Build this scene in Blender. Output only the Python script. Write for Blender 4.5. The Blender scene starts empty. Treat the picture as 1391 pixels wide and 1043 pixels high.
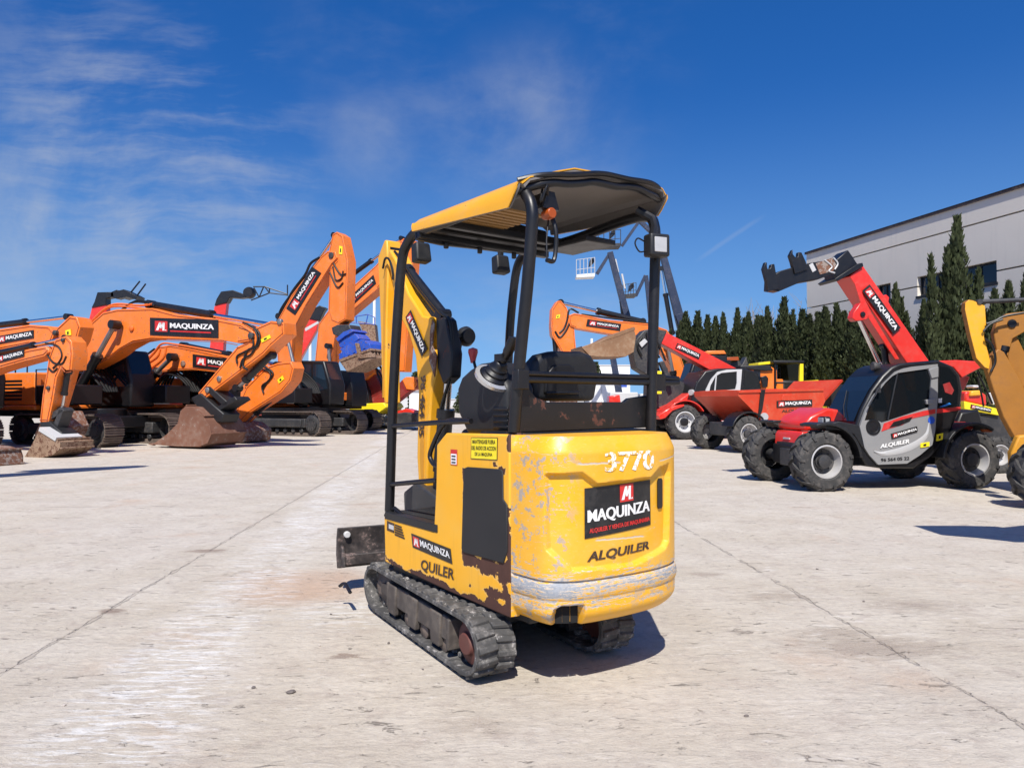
import bpy, bmesh, math, random
from mathutils import Vector as V, Matrix as M
random.seed(7)
R = math.radians
sc = bpy.context.scene
col = sc.collection
# ------------------------------------------------------------------ camera
H, F, YH, CX, CY = 1.27, 1000.0, 546.0, 695.5, 521.5
TH = math.atan((YH - CY) / F)
CAM = V((0, 0, H))
def ray(px, py):
    a, b = (px - CX) / F, -(py - CY) / F
    c, s = math.cos(TH), math.sin(TH)
    return V((a, c - b * s, s + b * c))
def ground(px, py):
    r = ray(px, py); t = -H / r.z
    return CAM + r * t
cam = bpy.data.objects.new('camera', bpy.data.cameras.new('camera'))
col.objects.link(cam)
cam.location = CAM
cam.rotation_euler = (R(90) + TH, 0, 0)
cam.data.sensor_width = 36
cam.data.lens = 36 * F / 1391
cam.data.clip_end = 3000
cam.data.clip_start = .05
sc.camera = cam
sc.view_settings.view_transform = 'Standard'
sc.view_settings.look = 'None'
sc.view_settings.gamma = 1
sc.view_settings.exposure = 0.34
# ------------------------------------------------------------------ light
EL, AZ = R(51), R(-177)          # sun elevation; azimuth clockwise from +Y
sd = V((math.sin(AZ) * math.cos(EL), math.cos(AZ) * math.cos(EL), math.sin(EL)))
sun = bpy.data.objects.new('sun', bpy.data.lights.new('sun', 'SUN'))
col.objects.link(sun)
sun.data.energy = 5.0; sun.data.angle = R(.53); sun.data.color = (1, .955, .88)
sun.rotation_euler = sd.to_track_quat('Z', 'Y').to_euler()
sun.location = (0, -20, 30)

class NT:
    def __init__(s, tree): s.t = tree; s.l = tree.links
    def n(s, typ, **k):
        x = s.t.nodes.new(typ)
        for a, b in k.items(): setattr(x, a, b)
        return x
    def put(s, inp, v):
        if hasattr(v, 'is_output') or isinstance(v, bpy.types.NodeSocket): s.l.new(v, inp)
        elif v is not None:
            if isinstance(v, (tuple, list)) and len(v) == 3 and inp.type == 'RGBA': v = (*v, 1)
            inp.default_value = v
    def m(s, op, a, b=None, c=None, clamp=False):
        x = s.n('ShaderNodeMath', operation=op, use_clamp=clamp)
        for i, v in enumerate((a, b, c)):
            if v is not None: s.put(x.inputs[i], v)
        return x.outputs[0]
    def vm(s, op, a, b=None):
        x = s.n('ShaderNodeVectorMath', operation=op)
        s.put(x.inputs[0], a)
        if b is not None: s.put(x.inputs[1], b)
        return x.outputs['Value'] if op in ('DOT_PRODUCT', 'LENGTH', 'DISTANCE') else x.outputs[0]
    def co(s, kind='Object'): return s.n('ShaderNodeTexCoord').outputs[kind]
    def mp(s, vec, scale=(1, 1, 1), rot=(0, 0, 0), loc=(0, 0, 0)):
        x = s.n('ShaderNodeMapping'); s.put(x.inputs[0], vec)
        x.inputs['Scale'].default_value = scale; x.inputs['Rotation'].default_value = rot; x.inputs['Location'].default_value = loc
        return x.outputs[0]
    def noise(s, vec, scale, detail=4, rough=.55, dist=0):
        x = s.n('ShaderNodeTexNoise'); s.put(x.inputs['Vector'], vec)
        x.inputs['Scale'].default_value = scale; x.inputs['Detail'].default_value = detail
        x.inputs['Roughness'].default_value = rough; x.inputs['Distortion'].default_value = dist
        return x.outputs['Fac']
    def ss(s, v, a, b, c=0.0, d=1.0):       # smooth step
        x = s.n('ShaderNodeMapRange', interpolation_type='SMOOTHSTEP')
        s.put(x.inputs[0], v)
        for i, k in enumerate((a, b, c, d)): s.put(x.inputs[i + 1], k)
        return x.outputs[0]
    def mix(s, f, a, b):
        x = s.n('ShaderNodeMix', data_type='RGBA')
        s.put(x.inputs['Factor'], f); s.put(x.inputs[6], a); s.put(x.inputs[7], b)
        return x.outputs[2]
    def xyz(s, vec):
        x = s.n('ShaderNodeSeparateXYZ'); s.put(x.inputs[0], vec)
        return x.outputs
    def seg(s, u, z, a, b, r):              # r minus distance to a line piece in the (u, z) plane
        dx, dz = b[0] - a[0], b[1] - a[1]; L2 = dx * dx + dz * dz + 1e-9
        du, dv = s.m('SUBTRACT', u, a[0]), s.m('SUBTRACT', z, a[1])
        t = s.m('DIVIDE', s.m('ADD', s.m('MULTIPLY', du, dx), s.m('MULTIPLY', dv, dz)), L2, clamp=True)
        ex, ez = s.m('SUBTRACT', du, s.m('MULTIPLY', t, dx)), s.m('SUBTRACT', dv, s.m('MULTIPLY', t, dz))
        d = s.m('SQRT', s.m('ADD', s.m('MULTIPLY', ex, ex), s.m('MULTIPLY', ez, ez)))
        return s.m('SUBTRACT', r, d)

def newmat(name):
    m = bpy.data.materials.new(name); m.use_nodes = True
    t = NT(m.node_tree); b = m.node_tree.nodes['Principled BSDF']
    return m, t, b
def sc3(c, k): return tuple(min(.95, x * k) for x in c)
def bump(t, b, h, st, dist=.01):
    x = t.n('ShaderNodeBump'); x.inputs['Strength'].default_value = st; x.inputs['Distance'].default_value = dist
    t.put(x.inputs['Height'], h); t.l.new(x.outputs[0], b.inputs['Normal'])
def paint(name, rgb, rough=.42, var=.18, chip=0, chipcol=(.09, .045, .03), dust=.25, dustcol=(.36, .29, .23), metal=0, sc_=1.0, bmp=.15, coat=0):
    m, t, b = newmat(name); c = t.co()
    n1 = t.noise(c, 2.3 * sc_, 6); n2 = t.noise(c, 13 * sc_, 6, .65); n3 = t.noise(c, 60 * sc_, 3)
    base = t.mix(n1, sc3(rgb, 1 - var), sc3(rgb, 1 + var))
    d = t.m('MULTIPLY', t.ss(t.m('ADD', t.m('MULTIPLY', n2, .6), t.m('MULTIPLY', n1, .4)), .45, .72), dust)
    base = t.mix(d, base, dustcol)
    ro = t.m('ADD', t.m('MULTIPLY', n2, .25), t.m('ADD', rough - .12, t.m('MULTIPLY', d, .4)))
    if chip:
        k = t.ss(t.m('ADD', t.m('MULTIPLY', n2, .7), t.m('MULTIPLY', n3, .3)), .72 - chip, .735 - chip)
        base = t.mix(k, base, t.mix(n3, sc3(chipcol, .6), sc3(chipcol, 1.5)))
        ro = t.m('MAXIMUM', ro, t.m('MULTIPLY', k, .8))
    t.put(b.inputs['Base Color'], base); t.put(b.inputs['Roughness'], ro); b.inputs['Metallic'].default_value = metal
    if coat: b.inputs['Coat Weight'].default_value = coat; b.inputs['Coat Roughness'].default_value = .15
    if bmp: bump(t, b, t.m('ADD', n2, t.m('MULTIPLY', n3, .4)), bmp, .004)
    return m
def flat(name, rgb, rough=.5, metal=0, emit=0):
    m, t, b = newmat(name)
    n = t.noise(t.co(), 30, 3)
    t.put(b.inputs['Base Color'], t.mix(n, sc3(rgb, .85), sc3(rgb, 1.12))); b.inputs['Roughness'].default_value = rough
    b.inputs['Metallic'].default_value = metal
    return m

ORANGE = paint('orange_paint', (.86, .19, .018), .38, .16, .115, dust=.3, coat=.15, bmp=.25)
ORANGED = paint('grimy_weld_seam', (.36, .07, .012), .6, .3, .1, dust=.3)
YEL = paint('yellow_paint', (.78, .37, .012), .4, .1, .075, dust=.2, coat=.2)
YDIRT = paint('dirty_yellow_paint', (.60, .27, .015), .55, .3, .06, dust=.45, dustcol=(.30, .14, .04))
RED = paint('red_paint', (.66, .026, .014), .34, .1, .08, dust=.16, coat=.25)
MAROON = paint('maroon_paint', (.22, .016, .014), .5, .2, .12, dust=.3)
BLUEP = paint('blue_paint', (.02, .08, .42), .4, .2, .15, dust=.2)
BLACK = paint('black_paint', (.006, .006, .0075), .4, .3, .02, (.08, .05, .035), dust=.05, dustcol=(.12, .1, .085))
BLACKRUST = paint('rusting_black_paint', (.007, .007, .008), .5, .3, .13, (.075, .03, .022), dust=.06, dustcol=(.12, .09, .075))
CHAR = paint('charcoal_plastic', (.011, .0115, .013), .5, .2, dust=.08, dustcol=(.12, .11, .1))
LIFTB = paint('navy_lift_boom', (.018, .028, .06), .45, .2, .05, dust=.15)
DGREY = paint('dark_grey_steel', (.03, .03, .032), .5, .3, .05, dust=.3, dustcol=(.2, .17, .14))
GREY = paint('silver_grey_paint', (.235, .235, .235), .36, .06, .0, dust=.12, coat=.2)
LGREY = paint('light_grey_paint', (.5, .5, .5), .45, .12, .06, dust=.2)
WHITE = paint('white_paint', (.78, .78, .77), .45, .06, .04, dust=.15)
STEEL = paint('worn_steel', (.3, .29, .28), .35, .25, .05, dust=.3, metal=.7)
CHROME = flat('chrome_rod', (.7, .7, .7), .18, 1)
RIMM = paint('rim_silver', (.52, .51, .5), .38, .1, .05, dust=.35, dustcol=(.3, .25, .2), metal=.3)
RUST = paint('rusty_steel', (.17, .075, .042), .75, .45, .2, (.25, .2, .17), dust=.5, dustcol=(.3, .24, .2), bmp=.5)
RUSTTAN = paint('bucket_scoured_steel', (.25, .16, .1), .6, .4, .2, (.1, .04, .02), dust=.6, dustcol=(.36, .3, .25), bmp=.5)
PADS = paint('track_pad_steel', (.11, .085, .07), .6, .4, .1, (.05, .03, .02), dust=.6, dustcol=(.25, .19, .15), bmp=.5)
RUBBER = paint('tyre_rubber', (.035, .034, .033), .75, .3, dust=.55, dustcol=(.2, .175, .155), sc_=1.5, bmp=.4)
RUBTRACK = paint('dusty_rubber_track', (.055, .053, .051), .8, .3, .12, (.33, .31, .29), dust=1.0, dustcol=(.25, .235, .22), sc_=2, bmp=.7)
GLASS = flat('dark_glass', (.006, .008, .01), .06)
GLASSB = flat('blue_tinted_glass', (.01, .018, .03), .05)
LENS = flat('lamp_lens', (.42, .42, .42), .12)
AMBER = flat('amber_lens', (.36, .065, .008), .35)
STICKY = flat('yellow_sticker', (.85, .68, .02), .4)
STICKW = flat('white_sticker', (.8, .8, .8), .4)
SBLACK = paint('sign_black', (.009, .009, .01), .4, .2, dust=.16, dustcol=(.16, .14, .12), sc_=2)
SRED = paint('sign_red', (.56, .022, .02), .45, .15, dust=.2, sc_=2)
SWHITE = paint('sign_white', (.76, .755, .74), .5, .08, dust=.35, sc_=3)
TXTDARK = paint('dark_lettering', (.045, .022, .012), .6, .3, .09, (.6, .32, .03), dust=.2, sc_=4)
SILVER = flat('silver_trim', (.62, .62, .62), .25, .6)
HOSE = flat('hose_rubber', (.006, .006, .006), .5)
HOSEO = paint('orange_pipe', (.75, .15, .02), .4, .1, .05)

# ------------------------------------------------------------------ mesh building
class MB:
    def __init__(s): s.v = []; s.f = []; s.k = []; s.T = M.Identity(4)
    def add(s, vs, fs, mi=0):
        o = len(s.v); s.v += [tuple(s.T @ V(p)) for p in vs]
        s.f += [[i + o for i in f] for f in fs]; s.k += [mi] * len(fs); return s
    def box(s, c, d, mi=0, rot=None, taper=1.0):
        x, y, z = d[0] / 2, d[1] / 2, d[2] / 2
        q = [V((a * x * (taper if e > 0 else 1), b * y * (taper if e > 0 else 1), e * z)) for e in (-1, 1) for a, b in ((-1, -1), (1, -1), (1, 1), (-1, 1))]
        if rot: q = [rot @ p for p in q]
        return s.add([p + V(c) for p in q], [(3, 2, 1, 0), (4, 5, 6, 7), (0, 1, 5, 4), (1, 2, 6, 5), (2, 3, 7, 6), (3, 0, 4, 7)], mi)
    def bb(s, x0, x1, y0, y1, z0, z1, mi=0): return s.box(((x0 + x1) / 2, (y0 + y1) / 2, (z0 + z1) / 2), (abs(x1 - x0), abs(y1 - y0), abs(z1 - z0)), mi)
    def prism(s, pts, y0, y1, mi=0, ax='y'):
        n = len(pts)
        f = {'y': lambda a, b, t: (a, t, b), 'x': lambda a, b, t: (t, a, b), 'z': lambda a, b, t: (a, b, t)}[ax]
        vs = [f(a, b, y0) for a, b in pts] + [f(a, b, y1) for a, b in pts]
        return s.add(vs, [tuple(range(n)), tuple(range(2 * n - 1, n - 1, -1))] + [(i, i + n, (i + 1) % n + n, (i + 1) % n) for i in range(n)], mi)
    def tube(s, path, r, n=8, mi=0, cap=True):
        P = [V(p) for p in path]; rs = r if isinstance(r, (list, tuple)) else [r] * len(P)
        vs = []; prev = None
        for i, p in enumerate(P):
            d = (P[min(i + 1, len(P) - 1)] - P[max(i - 1, 0)]).normalized()
            if prev is None:
                a = d.cross(V((0, 0, 1)))
                if a.length < .1: a = d.cross(V((0, 1, 0)))
            else: a = prev - d * prev.dot(d)
            a.normalize(); prev = a; b = d.cross(a)
            vs += [p + (a * math.cos(2 * math.pi * j / n) + b * math.sin(2 * math.pi * j / n)) * rs[i] for j in range(n)]
        fs = [(i * n + j, i * n + (j + 1) % n, (i + 1) * n + (j + 1) % n, (i + 1) * n + j) for i in range(len(P) - 1) for j in range(n)]
        if cap: fs += [tuple(range(n - 1, -1, -1)), tuple((len(P) - 1) * n + j for j in range(n))]
        return s.add(vs, fs, mi)
    def cyl(s, a, b, r, n=16, mi=0, r2=None): return s.tube([a, b], [r, r if r2 is None else r2], n, mi)
    def lathe(s, prof, c, axis=(0, 1, 0), n=32, mi=0):   # prof: (radius, height along axis)
        ax = V(axis).normalized(); a = ax.cross(V((1, 0, 0)))
        if a.length < .1: a = ax.cross(V((0, 0, 1)))
        a.normalize(); b = ax.cross(a); c = V(c); vs = []
        for r, h in prof: vs += [c + ax * h + (a * math.cos(2 * math.pi * j / n) + b * math.sin(2 * math.pi * j / n)) * r for j in range(n)]
        fs = [(i * n + j, i * n + (j + 1) % n, (i + 1) * n + (j + 1) % n, (i + 1) * n + j) for i in range(len(prof) - 1) for j in range(n)]
        return s.add(vs, fs, mi)
    def build(s, name, mats, parent=None, bevel=0.0, ang=38, seg=2):
        me = bpy.data.meshes.new(name); me.from_pydata(s.v, [], s.f)
        bm = bmesh.new(); bm.from_mesh(me)
        bmesh.ops.recalc_face_normals(bm, faces=bm.faces); bm.to_mesh(me); bm.free()
        for m in (mats if isinstance(mats, (list, tuple)) else [mats]): me.materials.append(m)
        me.polygons.foreach_set('material_index', s.k)
        me.polygons.foreach_set('use_smooth', [True] * len(me.polygons))
        me.set_sharp_from_angle(angle=R(ang)); me.update()
        o = bpy.data.objects.new(name, me); col.objects.link(o)
        if parent: o.parent = parent
        if bevel:
            b = o.modifiers.new('bevel', 'BEVEL'); b.width = bevel; b.segments = seg; b.limit_method = 'ANGLE'; b.angle_limit = R(40)
            b.harden_normals = False
        return o
def tag(o, label, cat, group=None, kind=None):
    if label: o['label'] = label
    if cat: o['category'] = cat
    if group: o['group'] = group
    if kind: o['kind'] = kind
    return o
class Fr:       # a machine's frame: x forward, y left, z up, standing on the ground
    def __init__(s, g, heading, off=0.0):
        h = R(heading); s.f = V((math.cos(h), math.sin(h), 0)); s.l = V((-math.sin(h), math.cos(h), 0)); s.h = h
        s.o = V((g[0], g[1], 0)) - s.l * off
    def pl(s, px, py, off=0.0):
        r = ray(px, py); t = (s.o + s.l * off - CAM).dot(s.l) / r.dot(s.l); p = CAM + r * t - s.o
        return (p.dot(s.f), p.z)
    def pu(s, px, py, u=0.0):   # on the cross plane x = u: (y, z)
        r = ray(px, py); t = (s.o + s.f * u - CAM).dot(s.f) / r.dot(s.f); p = CAM + r * t - s.o
        return (p.dot(s.l), p.z)
    def p3(s, px, py, off=0.0):
        a = s.pl(px, py, off); return V((a[0], off, a[1]))
    def pols(s, pts, off=0.0): return [s.pl(x, y, off) for x, y in pts]
    def root(s, name, label, cat, group=None):
        e = bpy.data.objects.new(name, None); col.objects.link(e); e.empty_display_size = .3
        e.location = s.o; e.rotation_euler = (0, 0, s.h)
        return tag(e, label, cat, group)
_tc = {}
def glyphs(txt, bold=.02, shear=0.0):
    k = (txt, bold, shear)
    if k not in _tc:
        cu = bpy.data.curves.new('lettering', 'FONT'); cu.body = txt; cu.size = 1; cu.offset = bold; cu.shear = shear; cu.fill_mode = 'FRONT'; cu.resolution_u = 3
        ob = bpy.data.objects.new('lettering', cu); me = bpy.data.meshes.new_from_object(ob)
        vs = [(v.co.x, v.co.y) for v in me.vertices]; fs = [tuple(p.vertices) for p in me.polygons]
        x0, x1 = min(v[0] for v in vs), max(v[0] for v in vs); y0, y1 = min(v[1] for v in vs), max(v[1] for v in vs)
        _tc[k] = ([((a - x0) / (x1 - x0), (b - y0) / (y1 - y0)) for a, b in vs], fs)
        bpy.data.objects.remove(ob); bpy.data.curves.remove(cu); bpy.data.meshes.remove(me)
    return _tc[k]
LOGO = [[(.1, .12), (.3, .12), (.52, .88), (.36, .88)], [(.36, .88), (.52, .88), (.56, .3), (.42, .3)], [(.42, .3), (.54, .3), (.8, .88), (.66, .88)], [(.62, .88), (.8, .88), (.78, .12), (.9, .22), (.94, .12), (.62, .1)]]
def decal(mb, fn, txt, x0, x1, y0, y1, d, mi, bold=.02, shear=0):
    vs, fs = glyphs(txt, min(bold, .012), shear); w_ = (x1 - x0) * .045 / max(4, len(txt)) * (bold > .012)
    for i, k in enumerate((-1, 0, 1) if w_ else (0,)): mb.add([fn(x0 + (x1 - x0) * a + k * w_, y0 + (y1 - y0) * b, d + i * .0004) for a, b in vs], fs, mi)
def quadpt(O, X, Y):
    O, X, Y = V(O), V(X), V(Y); n = X.cross(Y).normalized()
    return lambda a, b, d: O + X * a + Y * b + n * d
def sign(parent, fn, style='wide', name='sign', t=.006, e=.003, sub=True):
    """fn(a, b, depth): point on the board, a and b running 0..1"""
    mb = MB(); N = 10
    def sheet(x0, x1, y0, y1, d0, mi, n=1):
        for i in range(n):
            a, b = x0 + (x1 - x0) * i / n, x0 + (x1 - x0) * (i + 1) / n
            mb.add([fn(a, y0, d0), fn(b, y0, d0), fn(b, y1, d0), fn(a, y1, d0)], [(0, 1, 2, 3)], mi)
    def slab(x0, x1, y0, y1, d0, d1, mi):
        mb.add([fn(x, y, d) for d in (d0, d1) for x, y in ((x0, y0), (x1, y0), (x1, y1), (x0, y1))],
               [(3, 2, 1, 0), (4, 5, 6, 7), (0, 1, 5, 4), (1, 2, 6, 5), (2, 3, 7, 6), (3, 0, 4, 7)], mi)
    if style == 'wide':
        slab(0, 1, 0, 1, 0, t, 0); sheet(.08, .27, .22, .82, t + e, 1)
        for q in LOGO: mb.add([fn(.08 + .19 * a, .22 + .6 * b, t + 2 * e) for a, b in q], [tuple(range(len(q)))], 2)
        decal(mb, fn, 'MAQUINZA', .31, .94, .4, .74, t + e, 2, .03)
        if sub: sheet(.31, .9, .24, .31, t + e, 1)
    elif style == 'plain':
        slab(0, 1, 0, 1, 0, t, 0); sheet(.04, .2, .15, .85, t + e, 1)
        for q in LOGO: mb.add([fn(.04 + .16 * a, .15 + .7 * b, t + 2 * e) for a, b in q], [tuple(range(len(q)))], 2)
        decal(mb, fn, 'MAQUINZA', .23, .96, .25, .8, t + e, 2, .03)
    return mb.build(name, [SBLACK, SRED, SWHITE], parent)
def ram(parent, a, b, r, frac=.55, name='hydraulic_cylinder', rod=None, body=None):
    a, b = V(a), V(b); m = a.lerp(b, frac); mb = MB(); d = (b - a).normalized()
    mb.cyl(a, m, r, 14, 0); mb.cyl(m - d * r * .9, m + d * r * .3, r * 1.22, 14, 0)
    mb.cyl(m, b, r * .55, 12, 1)
    sd_ = V((0, 1, 0)); mb.cyl(a - sd_ * r * 1.1, a + sd_ * r * 1.1, r * 1.15, 12, 0); mb.cyl(b - sd_ * r * 1.1, b + sd_ * r * 1.1, r * 1.0, 12, 0)
    return mb.build(name, [body or BLACK, rod or CHROME], parent)
def bez(pts, n=8):       # smooth path through points (Catmull-Rom)
    P = [V(p) for p in pts]; P = [P[0] * 2 - P[1]] + P + [P[-1] * 2 - P[-2]]; out = []
    for i in range(1, len(P) - 2):
        for k in range(n):
            t = k / n; a, b, c, d = P[i - 1], P[i], P[i + 1], P[i + 2]
            out.append(.5 * ((2 * b) + (c - a) * t + (2 * a - 5 * b + 4 * c - d) * t * t + (3 * b - a - 3 * c + d) * t ** 3))
    return out + [P[-2]]
def tyre(mb, c, rad, w, rim, lugs=18, mi=0, side=1, lugh=.05):
    c = V(c)
    mb.lathe([(rim, -w * .42), (rim * 1.12, -w * .5), (rad * .86, -w * .5), (rad * .955, -w * .4), (rad * .96, w * .4), (rad * .86, w * .5), (rim * 1.12, w * .5), (rim, w * .42)], c, (0, 1, 0), 40, mi)
    for i in range(lugs * 2):
        s_ = 1 if i % 2 else -1; a0 = math.pi * i / lugs; vs = []
        for (ya, da) in ((.02, .12), (.28, -.02), (.47, -.16)):
            for dr in (.0, lugh if ya < .4 else lugh * .35):
                for wd in (-.055, .055):
                    a = a0 + (da + wd) * (9.0 / lugs) * 1.6; r_ = rad * .95 + dr - (.04 * rad if ya > .4 else 0)
                    vs.append(c + V((math.cos(a) * r_, s_ * ya * w * 1.04, math.sin(a) * r_)))
        fs = []
        for k in (0, 4): fs += [(k, k + 1, k + 5, k + 4), (k + 2, k + 6, k + 7, k + 3), (k, k + 4, k + 6, k + 2), (k + 1, k + 3, k + 7, k + 5)]
        fs += [(0, 2, 3, 1), (8, 9, 11, 10)]
        mb.add(vs, fs, mi)
        # shoulder block down the sidewall
        vs = []
        for (yy, rr) in ((.49, .93), (.53, .8)):
            for dy in (0, .03):
                for wd in (-.05, .05):
                    a = a0 + (-.16 + wd) * (9.0 / lugs) * 1.6; vs.append(c + V((math.cos(a) * rr * rad, s_ * (yy * w + dy - .02), math.sin(a) * rr * rad)))
        mb.add(vs, [(0, 1, 5, 4), (2, 6, 7, 3), (0, 4, 6, 2), (1, 3, 7, 5), (0, 2, 3, 1), (4, 5, 7, 6)], mi)
def rim(mb, c, r, w, out, mi=0, mk=1, dark=False):   # out=+1/-1: visible side
    o = out
    mb.lathe([(r * 1.02, o * w * .46), (r * .93, o * w * .47), (r * .86, o * w * .3), (r * .78, o * w * .12)], c, (0, 1, 0), 32, mi)
    mb.lathe([(r * .78, o * w * .12), (r * .5, o * w * .08), (r * .46, o * w * .16), (r * .3, o * w * .2), (.001, o * w * .2)], c, (0, 1, 0), 32, mk if dark else mi)
    mb.lathe([(r * .42, o * w * .12), (r * .4, o * w * .34), (r * .2, o * w * .38), (.001, o * w * .38)], c, (0, 1, 0), 20, mk)
    for i in range(8):
        a = i * math.pi / 4; p = V(c) + V((math.cos(a) * r * .6, o * w * .1, math.sin(a) * r * .6))
        mb.cyl(p, p + V((0, o * w * .06, 0)), r * .045, 6, mk)
def wheel(parent, c, rad, w, rimr, out, lugs=18, lugh=.05, mats=None, dark=False):
    mb = MB(); tyre(mb, c, rad, w, rimr, lugs, lugh=lugh); t = mb.build('wheel', RUBBER, parent)
    mb = MB(); rim(mb, c, rimr, w, out, dark=dark); mb.build('rim', mats or [RIMM, DGREY], t); return t
# ------------------------------------------------------------------ world
w = bpy.data.worlds.new('World'); sc.world = w; w.use_nodes = True
t = NT(w.node_tree); bg = w.node_tree.nodes['Background']
sky = t.n('ShaderNodeTexSky', sky_type='NISHITA'); sky.sun_disc = False; sky.sun_elevation = EL; sky.sun_rotation = AZ
sky.altitude = 100; sky.air_density = 1.0; sky.dust_density = .35; sky.ozone_density = 3.0
d = t.co('Generated')
q_ = t.n('ShaderNodeCombineXYZ'); x0_ = t.xyz(d); t.put(q_.inputs[0], x0_[0]); t.put(q_.inputs[1], x0_[1]); t.put(q_.inputs[2], t.m('ADD', t.m('MULTIPLY', t.m('MAXIMUM', x0_[2], 0), 1.0), .13))
t.l.new(t.vm('NORMALIZE', q_.outputs[0]), sky.inputs[0])
def blob(px, py, r0, r1):
    c = ray(px, py).normalized()
    return t.ss(t.vm('DOT_PRODUCT', d, tuple(c)), math.cos(r1), math.cos(r0))
dx = t.xyz(d)
pl = t.n('ShaderNodeCombineXYZ')                      # directions on a cloud deck ahead of the yard
yc = t.m('MAXIMUM', dx[1], .15)
t.put(pl.inputs[0], t.m('DIVIDE', dx[0], yc)); t.put(pl.inputs[1], t.m('DIVIDE', dx[2], yc)); P_ = pl.outputs[0]
warp = t.noise(P_, 2.2, 4, .6)
wc = t.n('ShaderNodeCombineXYZ'); t.put(wc.inputs[0], t.m('MULTIPLY', t.m('SUBTRACT', warp, .5), .16)); t.put(wc.inputs[1], t.m('MULTIPLY', t.m('SUBTRACT', warp, .5), -.12))
Q_ = t.vm('ADD', P_, wc.outputs[0])
str2 = t.noise(t.mp(Q_, (1.5, 8, 1), (0, 0, R(20))), 3.0, 9, .62, .12)
str1 = t.noise(t.mp(Q_, (1.3, 3.2, 1), (0, 0, R(-35))), 2.6, 9, .62, .12)
soft = t.noise(P_, 3.2, 7, .6, .3)
cl = t.m('MULTIPLY', blob(215, 235, .0, .24), t.ss(t.m('ADD', t.m('MULTIPLY', str2, .45), t.m('MULTIPLY', soft, .55)), .44, .66))
cl = t.m('MULTIPLY', cl, .44)
cl = t.m('ADD', cl, t.m('MULTIPLY', t.m('MULTIPLY', blob(60, 120, .0, .28), t.ss(t.m('ADD', t.m('MULTIPLY', str1, .5), t.m('MULTIPLY', soft, .5)), .46, .78)), .14))
cl = t.m('ADD', cl, t.m('MULTIPLY', t.m('MULTIPLY', blob(660, 50, .02, .30), t.ss(t.m('ADD', t.m('MULTIPLY', str1, .6), t.m('MULTIPLY', soft, .4)), .42, .82)), .30))
cl = t.m('ADD', cl, t.m('MULTIPLY', t.m('MULTIPLY', blob(500, 200, .0, .075), t.ss(soft, .3, .7)), .24))
cl = t.m('ADD', cl, t.m('MULTIPLY', t.m('MULTIPLY', blob(720, 190, .0, .16), t.ss(soft, .35, .75)), .22))
cl = t.m('ADD', cl, t.m('MULTIPLY', t.m('MULTIPLY', blob(0, 300, .0, .07), t.ss(soft, .3, .7)), .4))
low = t.m('MULTIPLY', t.ss(dx[2], .24, .05), t.ss(t.noise(t.mp(P_, (1, 2.6, 1), (0, 0, R(-8))), 3.4, 7, .6), .42, .72))
cl = t.m('ADD', cl, t.m('MULTIPLY', low, .38))
a_, b_ = ray(935, 362).normalized(), ray(1050, 286).normalized(); nn = a_.cross(b_).normalized(); mid = (a_ + b_).normalized()
ct = t.m('MULTIPLY', t.ss(t.m('ABSOLUTE', t.m('ADD', t.vm('DOT_PRODUCT', d, tuple(nn)), t.m('MULTIPLY', t.m('SUBTRACT', soft, .5), .01))), .0045, .0005), t.ss(t.vm('DOT_PRODUCT', d, tuple(mid)), math.cos(.055), math.cos(.012)))
cl = t.m('ADD', cl, t.m('MULTIPLY', ct, .11))
cl = t.m('MINIMUM', cl, .8)
hz = t.m('MULTIPLY', t.ss(dx[2], .40, .0), .42)
hs = t.n('ShaderNodeHueSaturation'); hs.inputs['Saturation'].default_value = 1.38; hs.inputs['Value'].default_value = 1.85; hs.inputs['Hue'].default_value = .513
t.put(hs.inputs['Color'], sky.outputs[0])
t.put(bg.inputs['Color'], t.mix(cl, t.mix(hz, hs.outputs[0], (3.6, 6.6, 9.4)), (7.0, 7.4, 8.0)))
bg.inputs['Strength'].default_value = .062
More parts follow.
